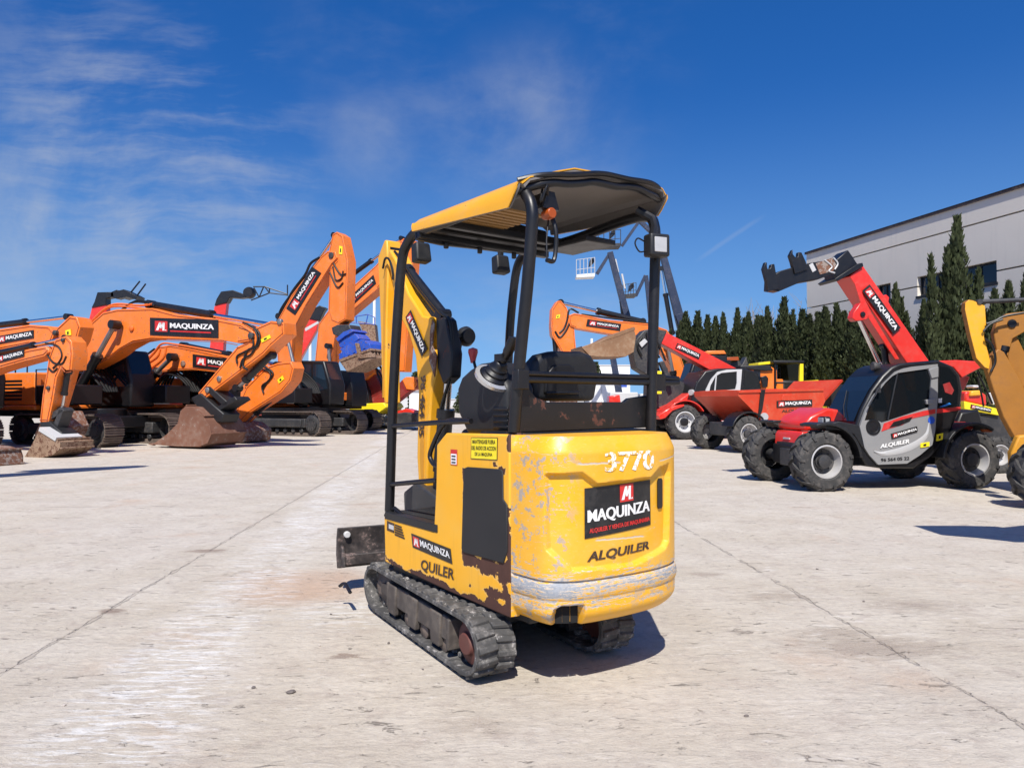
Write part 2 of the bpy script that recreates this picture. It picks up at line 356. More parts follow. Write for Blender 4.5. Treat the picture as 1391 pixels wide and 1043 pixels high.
# ------------------------------------------------------------------ ground
def ground_mat():
    m, t, b = newmat('pale_dusty_concrete'); c = t.co(); x, y, z = t.xyz(c)
    big = t.noise(c, .35, 5); mid = t.noise(c, 1.7, 7, .6); fine = t.noise(c, 21, 7, .75); grit = t.noise(c, 120, 3, .7)
    col_ = t.mix(t.ss(mid, .3, .7), (.465, .405, .318), (.56, .505, .418))
    col_ = t.mix(t.m('MULTIPLY', t.ss(big, .4, .7), .55), col_, (.50, .45, .395))
    # sideways broom strokes, worn
    bro = t.noise(t.mp(c, (1.0, 2.6, 1), (0, 0, R(-9))), 6.5, 8, .74, .6)
    bro2 = t.noise(t.mp(c, (1.6, 10, 1), (0, 0, R(-12))), 2.8, 8, .72, .9)
    br3 = t.noise(t.mp(c, (1.0, 2.8, 1), (0, 0, R(-6)), (3, 7, 0)), 5.0, 8, .74, 1.2)
    col_ = t.mix(t.m('MULTIPLY', t.m('MULTIPLY', t.ss(bro, .55, .66), .7), t.ss(t.noise(c, 1.1, 4), .38, .6)), col_, (.68, .635, .57))
    mot = t.noise(c, 5.5, 7, .7, .4); col_ = t.mix(t.m('MULTIPLY', t.ss(mot, .5, .68), .45), col_, (.335, .27, .225))
    br4 = t.noise(t.mp(c, (1.0, 2.4, 1), (0, 0, R(-14)), (9, 1, 0)), 15, 6, .75, 1.5); dk = t.m('MAXIMUM', t.ss(br3, .615, .66), t.ss(br4, .635, .67))
    col_ = t.mix(t.m('MULTIPLY', dk, t.m('ADD', .30, t.m('MULTIPLY', t.ss(mid, .4, .65), .45))), col_, (.20, .15, .12))
    # reddish soil patches
    soil = t.m('MULTIPLY', t.ss(t.noise(c, .9, 6, .6, .3), .56, .78), .6)
    g = ground(420, 795); sp = t.m('ADD', t.vm('DISTANCE', c, tuple(g)), t.m('MULTIPLY', t.m('SUBTRACT', mid, .5), .9))
    soil = t.m('MAXIMUM', soil, t.m('MULTIPLY', t.ss(sp, .75, .1), .75))
    col_ = t.mix(soil, col_, (.47, .30, .19))
    # chalky white tyre band, broken into cross strokes
    band = t.m('ADD', x, t.m('ADD', 1.16, t.m('MULTIPLY', y, .125)))
    band = t.m('ADD', band, t.m('MULTIPLY', t.m('SUBTRACT', mid, .5), .5))
    bm_ = t.m('MULTIPLY', t.ss(t.m('ABSOLUTE', band), .42, .12), t.ss(big, .3, .52))
    g2 = ground(470, 830); bm2 = t.ss(t.m('ADD', t.vm('DISTANCE', c, tuple(g2)), t.m('MULTIPLY', t.m('SUBTRACT', mid, .5), .8)), .55, .05)
    bm_ = t.m('MAXIMUM', bm_, t.m('MULTIPLY', bm2, .7))
    wh = t.m('MULTIPLY', bm_, t.ss(bro2, .48, .57))
    col_ = t.mix(t.m('MULTIPLY', wh, .72), col_, (.76, .76, .745))
    # slab joints
    mot = t.noise(c, 5.5, 7, .7, .4); jn = None
    for k, cc in ((.0694, -2.147), (.0566, 2.17), (.06, 7.2), (.065, -7.4)):
        dd = t.m('ABSOLUTE', t.m('ADD', t.m('SUBTRACT', x, cc), t.m('ADD', t.m('MULTIPLY', y, k), t.m('MULTIPLY', t.m('SUBTRACT', mid, .5), .05))))
        a = t.m('MULTIPLY', t.ss(t.m('ADD', dd, t.m('MULTIPLY', t.m('SUBTRACT', mot, .5), .10)), .014, .003), t.ss(t.noise(c, 3.2, 6), .36, .5))
        jn = a if jn is None else t.m('MAXIMUM', jn, a)
    dy = t.m('ABSOLUTE', t.m('ADD', t.m('SUBTRACT', y, 9.3), t.m('ADD', t.m('MULTIPLY', x, -.06), t.m('MULTIPLY', t.m('SUBTRACT', mid, .5), .08))))
    jn = t.m('MAXIMUM', jn, t.m('MULTIPLY', t.ss(dy, .03, .006), t.ss(t.noise(c, 1.2, 5), .45, .6)))
    col_ = t.mix(t.m('MULTIPLY', jn, .3), col_, (.17, .13, .105))
    # stains: oil and mud streaks at their own places
    st = None
    for px, py, r, k in ((280, 748, .25, .8), (150, 830, .14, .9), (1190, 880, .55, .5), (1130, 860, .3, .45), (1240, 822, .5, .35), (470, 890, .12, .8), (960, 780, .2, .5), (1060, 810, .3, .35), (640, 985, .25, .25)):
        g = ground(px, py); dv = t.vm('SUBTRACT', c, (g.x, g.y, 0)); ln = t.vm('LENGTH', t.vm('MULTIPLY', dv, (1, 2.2, 1)))
        a = t.m('MULTIPLY', t.ss(t.m('ADD', ln, t.m('MULTIPLY', t.m('SUBTRACT', bro, .5), 1.6 * r + .25)), r, r * .25), k)
        st = a if st is None else t.m('MAXIMUM', st, a)
    col_ = t.mix(st, col_, (.20, .14, .10))
    pits = t.ss(t.noise(t.mp(c, (1, 2.2, 1)), 14, 4, .6), .70, .76)
    col_ = t.mix(t.m('MULTIPLY', pits, .5), col_, (.15, .12, .1))
    col_ = t.mix(t.m('MULTIPLY', t.ss(fine, .35, .7), .34), col_, (.27, .23, .2))
    col_ = t.mix(t.m('MULTIPLY', t.ss(grit, .4, .7), .3), col_, (.62, .57, .53))
    t.put(b.inputs['Base Color'], col_); b.inputs['Roughness'].default_value = .9
    b.inputs['Specular IOR Level'].default_value = .25
    h = t.m('ADD', t.m('MULTIPLY', fine, .5), t.m('ADD', t.m('MULTIPLY', bro, .7), t.m('MULTIPLY', mid, .8)))
    h = t.m('SUBTRACT', h, t.m('ADD', t.m('MULTIPLY', jn, 1.2), t.m('ADD', t.m('MULTIPLY', pits, .8), t.m('MULTIPLY', dk, .7))))
    bump(t, b, h, .8, .022)
    return m
mb = MB(); mb.add([(-900, -60, 0), (900, -60, 0), (900, 1600, 0), (-900, 1600, 0)], [(0, 1, 2, 3)])
g = mb.build('ground', ground_mat()); tag(g, 'pale dusty concrete yard', None, kind='structure')
STONE = paint('grey_stone', (.13, .11, .1), .85, .4, bmp=.6); STONEL = paint('pale_stone', (.42, .37, .33), .85, .3, bmp=.6)
rs = random.Random(3)
def stone(px, py, r, m_, label, group=None):
    g = ground(px, py); bm = bmesh.new(); bmesh.ops.create_icosphere(bm, subdivisions=2, radius=r)
    for v in bm.verts: v.co = V((v.co.x * 1.3, v.co.y * .9, v.co.z * .6)) * rs.uniform(.8, 1.15)
    me = bpy.data.meshes.new('stone'); bm.to_mesh(me); bm.free(); me.materials.append(m_)
    o = bpy.data.objects.new('stone', me); col.objects.link(o); o.location = (g.x, g.y, r * .35); o.rotation_euler = (0, 0, rs.uniform(0, 6))
    tag(o, label, 'stone', group)
stone(395, 941, .016, STONE, 'small black stone on the bare concrete left of the rubber track')
for i in range(14):
    stone(rs.uniform(40, 1350), rs.uniform(720, 1030), rs.uniform(.005, .010), STONE if i % 3 else STONEL, 'tiny loose pebble lying on the pale concrete', 'loose pebbles on the yard')
# ------------------------------------------------------------------ the mini excavator
fr = Fr((-.035, 4.135), 127.3)
mx = fr.root('mini_excavator', 'small yellow mini excavator with black canopy posts and scratched rear, alone in the open yard', 'mini excavator')
S = .475
def SP(px, py, off=S): return fr.pl(px, py, off)
# --- side panel: chipped yellow with brown rust
def side_mat():
    m, t, b = newmat('rusting_yellow_panel'); c = t.co(); x, y, z = t.xyz(c)
    n1 = t.noise(c, 3, 6); n2 = t.noise(c, 16, 7, .68, .3); n3 = t.noise(c, 70, 4, .7); nb = t.noise(t.mp(c, (1, 1, 1)), 9, 5, .6)
    base = t.mix(n1, (.74, .345, .010), (.86, .43, .016))
    fld = None
    P = lambda px, py: SP(px, py)
    for (a, b_, r) in (((545, 775), (575, 795), .012), ((570, 795), (690, 842), .055), ((600, 798), (640, 815), .02), ((690, 690), (691, 790), .02),
                       ((634, 757), (690, 778), .03), ((655, 765), (692, 790), .018), ((672, 631), (684, 640), .018), ((630, 640), (629, 700), .004),
                       ((640, 795), (690, 812), .008), ((690, 590), (691, 606), .008), ((606, 795), (560, 778), .012), ((688, 800), (692, 838), .012), ((525, 758), (560, 785), .006)):
        s_ = t.seg(x, z, P(*a), P(*b_), r); fld = s_ if fld is None else t.m('MAXIMUM', fld, s_)
    f = t.m('ADD', t.m('ADD', fld, .006), t.m('ADD', t.m('MULTIPLY', t.m('SUBTRACT', nb, .5), .14), t.m('MULTIPLY', t.m('SUBTRACT', n2, .5), .05)))
    k = t.ss(f, 0, .004); rim_ = t.m('MULTIPLY', t.ss(f, -.006, -.001), t.m('SUBTRACT', 1, k))
    chips = t.ss(t.m('ADD', t.m('MULTIPLY', n2, .6), t.m('MULTIPLY', n3, .4)), .655, .665)
    k = t.m('MAXIMUM', k, chips)
    base = t.mix(t.m('MULTIPLY', rim_, .55), base, (.72, .46, .16))
    base = t.mix(t.m('MULTIPLY', t.ss(t.noise(c, 4, 6, .6), .42, .68), .3), base, (.70, .43, .09))
    run = t.noise(t.mp(c, (14, 14, .8)), 2, 5, .6)
    base = t.mix(t.m('MULTIPLY', t.ss(run, .55, .75), .25), base, (.5, .22, .02))
    rust = t.mix(n2, (.035, .014, .010), (.10, .04, .026))
    t.put(b.inputs['Base Color'], t.mix(k, base, rust)); t.put(b.inputs['Roughness'], t.m('ADD', .42, t.m('MULTIPLY', k, .4)))
    bump(t, b, t.m('SUBTRACT', t.m('MULTIPLY', n3, .15), k), .5, .004)
    return m
SIDEM = side_mat()
mb = MB()
pts = [SP(*p) for p in ((606, 588), (692, 590), (693.5, 840), (610, 804), (523, 763), (521.5, 701), (589, 722), (592, 660), (593, 604))]
mb.prism(pts, S, S - .05); side = mb.build('side_panel', SIDEM, mx, .008)
zt = pts[1][1]; zb = pts[2][1]; Lr = pts[1][0]; Lf = pts[4][0]; Lm = pts[7][0]; zd = pts[5][1]
# body core, other flank and nose
mb = MB(); mb.bb(Lr + .01, Lm + .01, -S, S - .051, .36, zt - .03); mb.bb(Lm, Lf - .03, -S + .02, S - .051, .36, zd - .02)
mb.build('body', YEL, mx, .012)
mb = MB(); mb.bb(Lr - .1, Lf - .02, -S + .06, S - .04, .29, .375); mb.build('base_frame', BLACKRUST, mx, .01)
# black vent cover with fine mesh
mb = MB(); q = [SP(*p) for p in ((631, 636), (636, 634), (681, 637), (684, 640), (684.5, 678), (690, 686), (690, 748), (685, 765), (631, 750), (628, 745))]
mb.prism(q, S - .003, S + .007)
vm_, t, b = newmat('black_vent_mesh'); c = t.co()
gx = t.m('SINE', t.m('MULTIPLY', t.xyz(c)[0], 900)); gz = t.m('SINE', t.m('MULTIPLY', t.xyz(c)[2], 900))
t.put(b.inputs['Base Color'], t.mix(t.noise(c, 7, 5), (.009, .0095, .0105), (.021, .021, .022))); b.inputs['Roughness'].default_value = .55
bump(t, b, t.m('MULTIPLY', gx, gz), .4, .002)
mb.build('vent_cover', vm_, mx, .004)
# side stickers and lettering
def side_fn(bl, br, tl, dd=0.0):
    A, B, C_ = (V((SP(*p)[0], S + .0015, SP(*p)[1])) for p in (bl, br, tl))
    X, Y = B - A, C_ - A
    return lambda a, b, d: A + X * a + Y * b + V((0, d + dd, 0))
fn = side_fn((561, 743), (615, 766), (559, 724)); sign(mx, fn, 'plain', t=.001, e=.001)
mb = MB(); fn = side_fn((572, 775), (617, 790), (573, 759)); decal(mb, fn, 'QUILER', 0, 1, 0, 1, .001, 0, .03)
mb.build('lettering', TXTDARK, mx)
fn = side_fn((640, 623), (676, 625), (640.5, 594)); mb = MB()
def slab(mb, fn, x0, x1, y0, y1, d0, d1, mi):
    mb.add([fn(x, y, d) for d in (d0, d1) for x, y in ((x0, y0), (x1, y0), (x1, y1), (x0, y1))], [(3, 2, 1, 0), (4, 5, 6, 7), (0, 1, 5, 4), (1, 2, 6, 5), (2, 3, 7, 6), (3, 0, 4, 7)], mi)
slab(mb, fn, 0, 1, 0, 1, 0, .001, 1); slab(mb, fn, .02, .98, .03, .97, .001, .002, 0)
for i, s_ in enumerate(('MANTENGASE FUERA', 'DEL RADIO DE ACCION', 'DE LA MAQUINA')):
    wd = (.86, .92, .66)[i]; decal(mb, fn, s_, .5 - wd / 2, .5 + wd / 2, .72 - .29 * i, .9 - .29 * i, .003, 1, .03)
mb.build('warning_label', [STICKY, SBLACK], mx)
fn = side_fn((612.5, 631), (621.5, 632), (612.5, 610)); mb = MB(); slab(mb, fn, 0, 1, 0, 1, 0, .001, 0); slab(mb, fn, .08, .92, .05, .72, .001, .002, 1)
for i in range(3): slab(mb, fn, .2, .8, .12 + .2 * i, .22 + .2 * i, .002, .003, 2)
mb.build('sticker', [SRED, STICKW, DGREY], mx)
fn = side_fn((526, 723), (550, 733), (526, 706)); mb = MB()
for i in range(5): slab(mb, fn, .45, 1 - .04 * i, .05 + .19 * i, .17 + .19 * i, 0, .001, 0)
slab(mb, fn, 0, .42, .2, .95, 0, .001, 0); slab(mb, fn, .12, .4, .4, .75, .001, .002, 1)
mb.build('worn_sticker', [TXTDARK, LGREY], mx)
# floor mat
mb = MB(); mb.bb(Lm - .02, Lf, -S + .03, S + .004, zd - .012, zd + .028)
for i in range(26):
    x_ = Lm + .03 + i * (Lf - Lm - .06) / 26; mb.bb(x_, x_ + .007, .05, S - .06, zd + .028, zd + .033)
mb.build('floor_mat', CHAR, mx, .012)
mb = MB(); mb.prism([(.06, zd + .03), (.30, zd + .03), (.27, zd + .07), (.09, zd + .075)], .12, .24); mb.build('pedal', DGREY, mx, .01)
# --- counterweight
PL = [(Lr - .012, .475), (-.80, .472), (-.895, .455), (-.96, .39), (-.995, .28), (-1.015, .12), (-1.02, 0), (-1.015, -.11), (-.99, -.22), (-.945, -.31), (-.88, -.362), (-.80, -.385), (Lr - .012, -.39)]
cv = [p.xy for p in bez([(a, b, 0) for a, b in PL], 10)]
arc = [0.0]
for a, b in zip(cv, cv[1:]): arc.append(arc[-1] + (b - a).length)
TOT = arc[-1]
def at_arc(s):
    s = max(0, min(TOT, s)); i = max(k for k in range(len(arc) - 1) if arc[k] <= s + 1e-9)
    tt = (s - arc[i]) / (arc[i + 1] - arc[i]); p = cv[i].lerp(cv[i + 1], tt)
    i0, i1 = max(0, i - 2), min(len(cv) - 1, i + 3); tg = (cv[i1] - cv[i0]).normalized()
    return p, V((tg.y, -tg.x)) * -1
def at_pos(s):
    p, n = at_arc(s)
    if n.dot(p - V((-.55, 0))) < 0: n = -n
    return p, n
CZ0, CZ1 = .312, zt - .002
def cw_hit(px, py):
    best = None
    for _s in range(0, 401):
        s = TOT * _s / 400; p, n = at_arc(s)
        q = fr.o + fr.f * p.x + fr.l * p.y; a, b, c_ = proj(q.x, q.y, 1.0)
        # pixel column of a vertical line varies a little with z; solve with z from the ray
        r = ray(px, py); tt = (q - CAM).xy.dot(r.xy) / r.xy.dot(r.xy); z = CAM.z + r.z * tt
        e = ((CAM + r * tt).xy - q.xy).length
        if best is None or (e < best[0] - 1e-6 and tt < best[3] + .2): best = (e, s, z, tt)
    return best[1], best[2]
def proj(x, y, z):
    c, s = math.cos(TH), math.sin(TH); z -= H; d_ = y * c + z * s
    return CX + F * x / d_, CY - F * (-y * s + z * c) / d_, d_
def inpoly(x, y, P):
    c = False
    for (x1, y1), (x2, y2) in zip(P, P[1:] + P[:1]):
        if (y1 > y) != (y2 > y) and x < (x2 - x1) * (y - y1) / (y2 - y1) + x1: c = not c
    return c
def pdist(x, y, P):
    d_ = 9
    for (x1, y1), (x2, y2) in zip(P, P[1:] + P[:1]):
        dx, dy = x2 - x1, y2 - y1; tt = max(0, min(1, ((x - x1) * dx + (y - y1) * dy) / (dx * dx + dy * dy)))
        d_ = min(d_, math.hypot(x - x1 - tt * dx, y - y1 - tt * dy))
    return d_
REC = [cw_hit(*p) for p in ((739, 645), (745, 642), (792, 641), (812, 656), (885, 647), (896, 634), (909, 628), (911, 640), (909, 735), (904, 746), (862, 769), (778, 777), (741, 747))]
NOT = [cw_hit(*p) for p in ((740, 852), (752, 828), (763, 823), (794, 821), (797, 846))]
NOT = [(a, min(b, .42)) for a, b in NOT]; NOT[0] = (NOT[0][0], .28); NOT[-1] = (NOT[-1][0], .28)
SLT = [cw_hit(*p) for p in ((899, 662), (904, 658), (905.5, 690), (901, 699))]
def inset(s, z):
    o = 0
    if z > CZ1 - .075: o += .035 * ((z - CZ1 + .075) / .075) ** 1.3
    if z < CZ0 + .07: o += .05 * ((CZ0 + .07 - z) / .07) ** 2
    if .425 < z < .50: o -= .013 * math.sin((z - .425) / .075 * math.pi) ** .5 - .004          # bumper bead along the bottom
    if abs(z - .505) < .006: o += .010
    if inpoly(s, z, REC): o += .026 * min(1, pdist(s, z, REC) / .014)
    if inpoly(s, z, NOT): o += .05 * min(1, pdist(s, z, NOT) / .01)
    return o
NS, NZ = 300, 170
vs, fs = [], []
for j in range(NZ + 1):
    z = CZ0 + (CZ1 - CZ0) * j / NZ
    for i in range(NS + 1):
        s = TOT * i / NS; p, n = at_pos(s); o = inset(s, z); e = min(1, min(i, NS - i) / 3)
        vs.append((p.x - n.x * o * e, p.y - n.y * o * e, z))
fs = [(j * (NS + 1) + i, (j + 1) * (NS + 1) + i, (j + 1) * (NS + 1) + i + 1, j * (NS + 1) + i + 1) for j in range(NZ) for i in range(NS)]
fs += [tuple(range(NS + 1)), tuple(NZ * (NS + 1) + i for i in range(NS, -1, -1)), tuple([j * (NS + 1) for j in range(NZ + 1)] + [j * (NS + 1) + NS for j in range(NZ, -1, -1)])]
def cw_mat():
    m, t, b = newmat('scratched_yellow_counterweight'); c = t.co(); x, y, z = t.xyz(c)
    n1 = t.noise(c, 2.5, 6); n2 = t.noise(c, 14, 7, .68, .3); n3 = t.noise(c, 60, 4, .7)
    base = t.mix(n1, (.74, .345, .010), (.86, .44, .018))
    scr = t.noise(t.mp(c, (2.0, 2.0, 30), (0, R(3), 0)), 4, 7, .72, .7)
    scr2 = t.noise(t.mp(c, (5, 5, 16), (0, R(-8), 0)), 5, 7, .7, 1.2)
    lowb = t.m('MULTIPLY', t.ss(z, .345, .40), t.ss(z, .60, .50)); belt = t.m('MULTIPLY', t.ss(z, .43, .47), t.ss(z, .53, .49))
    edge = t.ss(y, .30, .42)                        # the knocked left-hand corner
    A = t.m('ADD', t.m('MULTIPLY', scr, .55), t.m('MULTIPLY', scr2, .45))
    thr = t.m('ADD', A, t.m('ADD', t.m('MULTIPLY', lowb, .10), t.m('ADD', t.m('MULTIPLY', belt, .06), t.m('MULTIPLY', edge, .05))))
    prim = t.ss(thr, .615, .65); bare = t.ss(thr, .665, .70)
    chip = t.m('MULTIPLY', t.ss(t.m('ADD', t.m('MULTIPLY', n2, .75), t.m('MULTIPLY', n3, .25)), .545, .56), t.m('MAXIMUM', edge, t.m('MULTIPLY', lowb, .6)))
    # two long scrapes
    for (za, zc, w_, y0, y1) in ((1.005, .0, .006, .12, .36), (.985, -.10, .004, -.47, -.12), (.662, .03, .005, -.05, .25)):
        yy = t.m('ADD', za, t.m('ADD', t.m('MULTIPLY', y, zc), t.m('MULTIPLY', t.m('SUBTRACT', n2, .5), .02)))
        s_ = t.m('MULTIPLY', t.ss(t.m('ABSOLUTE', t.m('SUBTRACT', z, yy)), w_, w_ * .4), t.m('MULTIPLY', t.ss(y, y0, y0 + .02), t.ss(y, y1, y1 - .02)))
        prim = t.m('MAXIMUM', prim, t.m('MULTIPLY', s_, .9))
    base = t.mix(t.m('MULTIPLY', t.ss(t.noise(c, 4, 6, .6), .42, .68), .42), base, (.70, .44, .10))
    base = t.mix(t.m('MULTIPLY', t.ss(scr2, .5, .7), .35), base, (.80, .52, .15))
    base = t.mix(t.m('MULTIPLY', prim, .85), base, t.mix(n2, (.36, .36, .36), (.62, .61, .58)))
    base = t.mix(t.m('MAXIMUM', bare, t.m('MULTIPLY', chip, .8)), base, t.mix(n3, (.13, .15, .18), (.42, .43, .45)))
    dust = t.m('MULTIPLY', t.ss(n2, .5, .7), .12); base = t.mix(dust, base, (.45, .34, .2))
    t.put(b.inputs['Base Color'], base); t.put(b.inputs['Roughness'], t.m('ADD', .4, t.m('MULTIPLY', prim, .3)))
    bump(t, b, t.m('SUBTRACT', t.m('MULTIPLY', n3, .2), t.m('ADD', prim, bare)), .35, .004)
    return m
mb = MB(); mb.add(vs, fs); cw = mb.build('counterweight', cw_mat(), mx, ang=50)
def cw_fn(bl, br, tl, tr):       # board on the curved counterweight, given four pixels
    q = [cw_hit(*p) for p in (bl, br, tl, tr)]
    def fn(a, b, d):
        s = (q[0][0] * (1 - a) + q[1][0] * a) * (1 - b) + (q[2][0] * (1 - a) + q[3][0] * a) * b
        z = (q[0][1] * (1 - a) + q[1][1] * a) * (1 - b) + (q[2][1] * (1 - a) + q[3][1] * a) * b
        p, n = at_pos(s); k = d - min(inset(s, z), .026)
        return V((p.x + n.x * k, p.y + n.y * k, z))
    return fn
fn = cw_fn((798, 733), (889, 713), (797.5, 664), (888.5, 652)); mb = MB()
def csheet(x0, x1, y0, y1, d, mi, n):
    for i in range(n):
        for j in range(3):
            a, b = x0 + (x1 - x0) * i / n, x0 + (x1 - x0) * (i + 1) / n; c_, e_ = y0 + (y1 - y0) * j / 3, y0 + (y1 - y0) * (j + 1) / 3
            mb.add([fn(a, c_, d), fn(b, c_, d), fn(b, e_, d), fn(a, e_, d)], [(0, 1, 2, 3)], mi)
csheet(0, 1, 0, 1, .004, 0, 12); csheet(.49, .70, .62, .99, .006, 1, 4)
for q in LOGO: mb.add([fn(.49 + .21 * a, .62 + .37 * b, .0075) for a, b in q], [tuple(range(len(q)))], 2)
decal(mb, fn, 'MAQUINZA', .04, .97, .27, .56, .0065, 2, .03); decal(mb, fn, 'ALQUILER Y VENTA DE MAQUINARIA', .06, .97, .08, .19, .0065, 1, .03)
mb.build('sign', [SBLACK, SRED, SWHITE], mx)
fn = cw_fn((801, 767), (887, 748), (803, 751), (887, 735)); mb = MB(); decal(mb, fn, 'ALQUILER', 0, 1, 0, 1, .003, 0, .02, .12); mb.build('lettering', TXTDARK, mx)
NUMM, t, b = newmat('flaking_white_stencil'); c = t.co()
t.put(b.inputs['Base Color'], t.mix(t.ss(t.noise(c, 45, 6, .7, .5), .44, .5), (.78, .39, .02), (.8, .8, .78))); b.inputs['Roughness'].default_value = .6
fn = cw_fn((822, 641), (887, 637), (822, 614), (887, 611)); mb = MB(); decal(mb, fn, '3770', 0, 1, 0, 1, .0025, 0, .03); mb.build('stencilled_number', NUMM, mx)
nz = [cw_hit(*p) for p in ((751, 847), (792, 844), (757, 832), (792, 829))]
mb = MB()
s0, s1 = nz[0][0], nz[1][0]
for i in range(9):
    sa, sb = s0 + (s1 - s0) * i / 9, s0 + (s1 - s0) * (i + .8 if i % 3 == 2 else i + 1) / 9
    for zz in (0,):
        pa, na = at_pos(sa); pb, nb_ = at_pos(sb); k = -.045
        mb.add([(pa.x + na.x * k, pa.y + na.y * k, .322), (pb.x + nb_.x * k, pb.y + nb_.y * k, .322), (pb.x + nb_.x * k, pb.y + nb_.y * k, .395), (pa.x + na.x * k, pa.y + na.y * k, .395)], [(0, 1, 2, 3)])
mb.build('exhaust_slot', flat('slot_black', (.006, .006, .006), .9), mx)  # plain near-black faces fill the exhaust opening
mb = MB(); p0, n0 = at_pos((SLT[0][0] + SLT[1][0]) / 2); ctr = V((p0.x - n0.x * .022, p0.y - n0.y * .022, (SLT[0][1] + SLT[2][1]) / 2 + .02))
tg = V((n0.y, -n0.x, 0)); mb.add([ctr + tg * a * .022 + V((0, 0, b * .07)) + V((n0.x, n0.y, 0)) * d for d in (0, .004) for a, b in ((-1, -.85), (-.6, -1), (.6, -1), (1, -.85), (1, .85), (.6, 1), (-.6, 1), (-1, .85))],
   [tuple(range(7, -1, -1)), tuple(range(8, 16))] + [(i, (i + 1) % 8, (i + 1) % 8 + 8, i + 8) for i in range(8)])
mb.build('latch_slot', BLACK, mx)
# --- canopy: hoops, roof
PT = .028
def hoop(pts, y): return [V((fr.pl(px, py, y)[0], y, fr.pl(px, py, y)[1])) for px, py in pts]
lp = hoop(((698, 586), (703, 520), (710, 450), (717, 380), (722, 315), (723, 288), (717, 268), (702, 262), (640, 288), (580, 311), (565, 316), (553, 332), (546, 355), (540, 430), (534, 540), (529, 694)), .435)
mb = MB(); mb.tube(bez(lp, 6), PT, 12); mb.build('canopy_post', BLACK, mx)
rp = hoop(((884, 585), (886, 500), (888, 420), (890, 340), (889, 308), (880, 295), (850, 300), (780, 325), (735, 338), (714, 345), (703, 362), (697, 400), (692, 460), (689, 560), (688, 640)), -.43)
mb = MB(); mb.tube(bez(rp, 6), PT, 12); mb.build('canopy_post', BLACK, mx)
mb = MB()
a0, a1 = fr.pu(703, 511, Lr), fr.pu(888, 516, Lr); e1 = fr.pu(912, 517, Lr)
for dz, r_ in ((.012, .013), (-.016, .016)): mb.tube([(Lr - .03, a0[0], a0[1] + dz), (Lr - .03, a1[0], a1[1] + dz), (Lr - .05, e1[0], e1[1] + dz * .7)], r_, 10)
mb.bb(Lr - .05, Lr - .01, a0[0] - .03, a0[0] + .035, a0[1] - .06, a0[1] + .03); mb.bb(Lr - .05, Lr - .01, a1[0] - .04, a1[0] + .03, a1[1] - .06, a1[1] + .03)
mb.build('rear_bar', BLACK, mx, .004)
mb = MB(); q = [fr.pu(px, py, Lr + .015) for px, py in ((696, 588), (700, 522), (712, 520), (726, 540), (742, 546), (846, 546), (852, 541), (878, 537), (886, 560), (889, 580))]
mb.prism(q, Lr - .0, Lr + .03, ax='x'); mb.build('rear_guard', BLACKRUST, mx, .006)
mb = MB(); mb.bb(Lr - .02, Lm - .35, -S + .02, S - .03, zt - .035, zt + .006); mb.build('engine_cover', BLACKRUST, mx, .01)
# left handrail and gate bars
mb = MB()
for (a, b, c_) in (((530, 579), (590, 574), (640, 572)), ((529, 658), (560, 655), (594, 652))):
    mb.tube([fr.p3(*p, .44) for p in (a, b, c_)], .014, 10)
mb.tube(bez([fr.p3(*p, .43) for p in ((636, 571), (612, 571), (600, 580), (588, 605), (584, 620), (590, 631), (598, 634))], 6), .013, 10)
mb.tube([fr.p3(*p, .43) for p in ((524, 700), (536, 690), (552, 703))], .012, 8)
mb.build('handrail', BLACK, mx)
# roof
U0, U1 = -.80, .235
def rz(u, y): return 2.312 - .115 * y - .0 * (u - U0) / (U1 - U0) + .042 * (1 - (y / .5) ** 2)
def shell(o):           # cross-section: crowned top turning down into the flanks
    vs = []; nu = 18
    for i in range(nu + 1):
        k = i / nu; u = U0 + (U1 - U0) * k; fl = .118 - .062 * k
        if i == 0: fl *= .28
        if i == 1: fl *= .72
        if i == nu: fl *= .75
        sec = [(-.503, -fl), (-.503, -fl * .7), (-.497, -fl * .35), (-.48, -.016), (-.44, .004)] + [(y / 10, .006) for y in range(-4, 5)] + [(.44, .004), (.48, -.016), (.497, -fl * .35), (.503, -fl * .7), (.503, -fl)]
        for y, dz in sec:
            e = abs(y) / .5; yy = y * (1 - o * 2) if abs(y) > .45 else y
            vs.append((u + (.05 * e ** 4 if i == 0 else .03 * e ** 4 if i == 1 else 0) - (.05 * e ** 4 if i == nu else 0), yy, rz(u, y) + dz - (o if abs(y) < .49 else 0) + (.022 * math.exp(-((y - .2) / .12) ** 2) * max(0, 1 - k * 6))))
    m = len(sec); return vs, [(i * m + j, (i + 1) * m + j, (i + 1) * m + j + 1, i * m + j + 1) for i in range(nu) for j in range(m - 1)], m, nu
v1, f1, m_, nu_ = shell(0); v2, f2, _, _ = shell(.006); n_ = len(v1); mb = MB()
rimi = [j for j in range(m_)] + [i * m_ + m_ - 1 for i in range(1, nu_ + 1)] + [nu_ * m_ + j for j in range(m_ - 2, -1, -1)] + [i * m_ for i in range(nu_ - 1, 0, -1)]
mb.add(v1 + v2, f1 + [tuple(i + n_ for i in f[::-1]) for f in f2] + [(a, b, b + n_, a + n_) for a, b in zip(rimi, rimi[1:] + rimi[:1])])
roof = mb.build('canopy_roof', YEL, mx)
mb = MB(); v1, f1, _, _ = shell(.010); v2, f2, _, _ = shell(.02); mb.add(v1 + v2, f1 + [tuple(i + n_ for i in f[::-1]) for f in f2] + [(a, b, b + n_, a + n_) for a, b in zip(rimi, rimi[1:] + rimi[:1])])
lin, t, b = newmat('grey_roof_lining'); t.put(b.inputs['Base Color'], t.mix(t.noise(t.co(), 3, 5), (.13, .115, .105), (.22, .20, .185))); b.inputs['Roughness'].default_value = .7
mb.build('roof_lining', lin, roof)
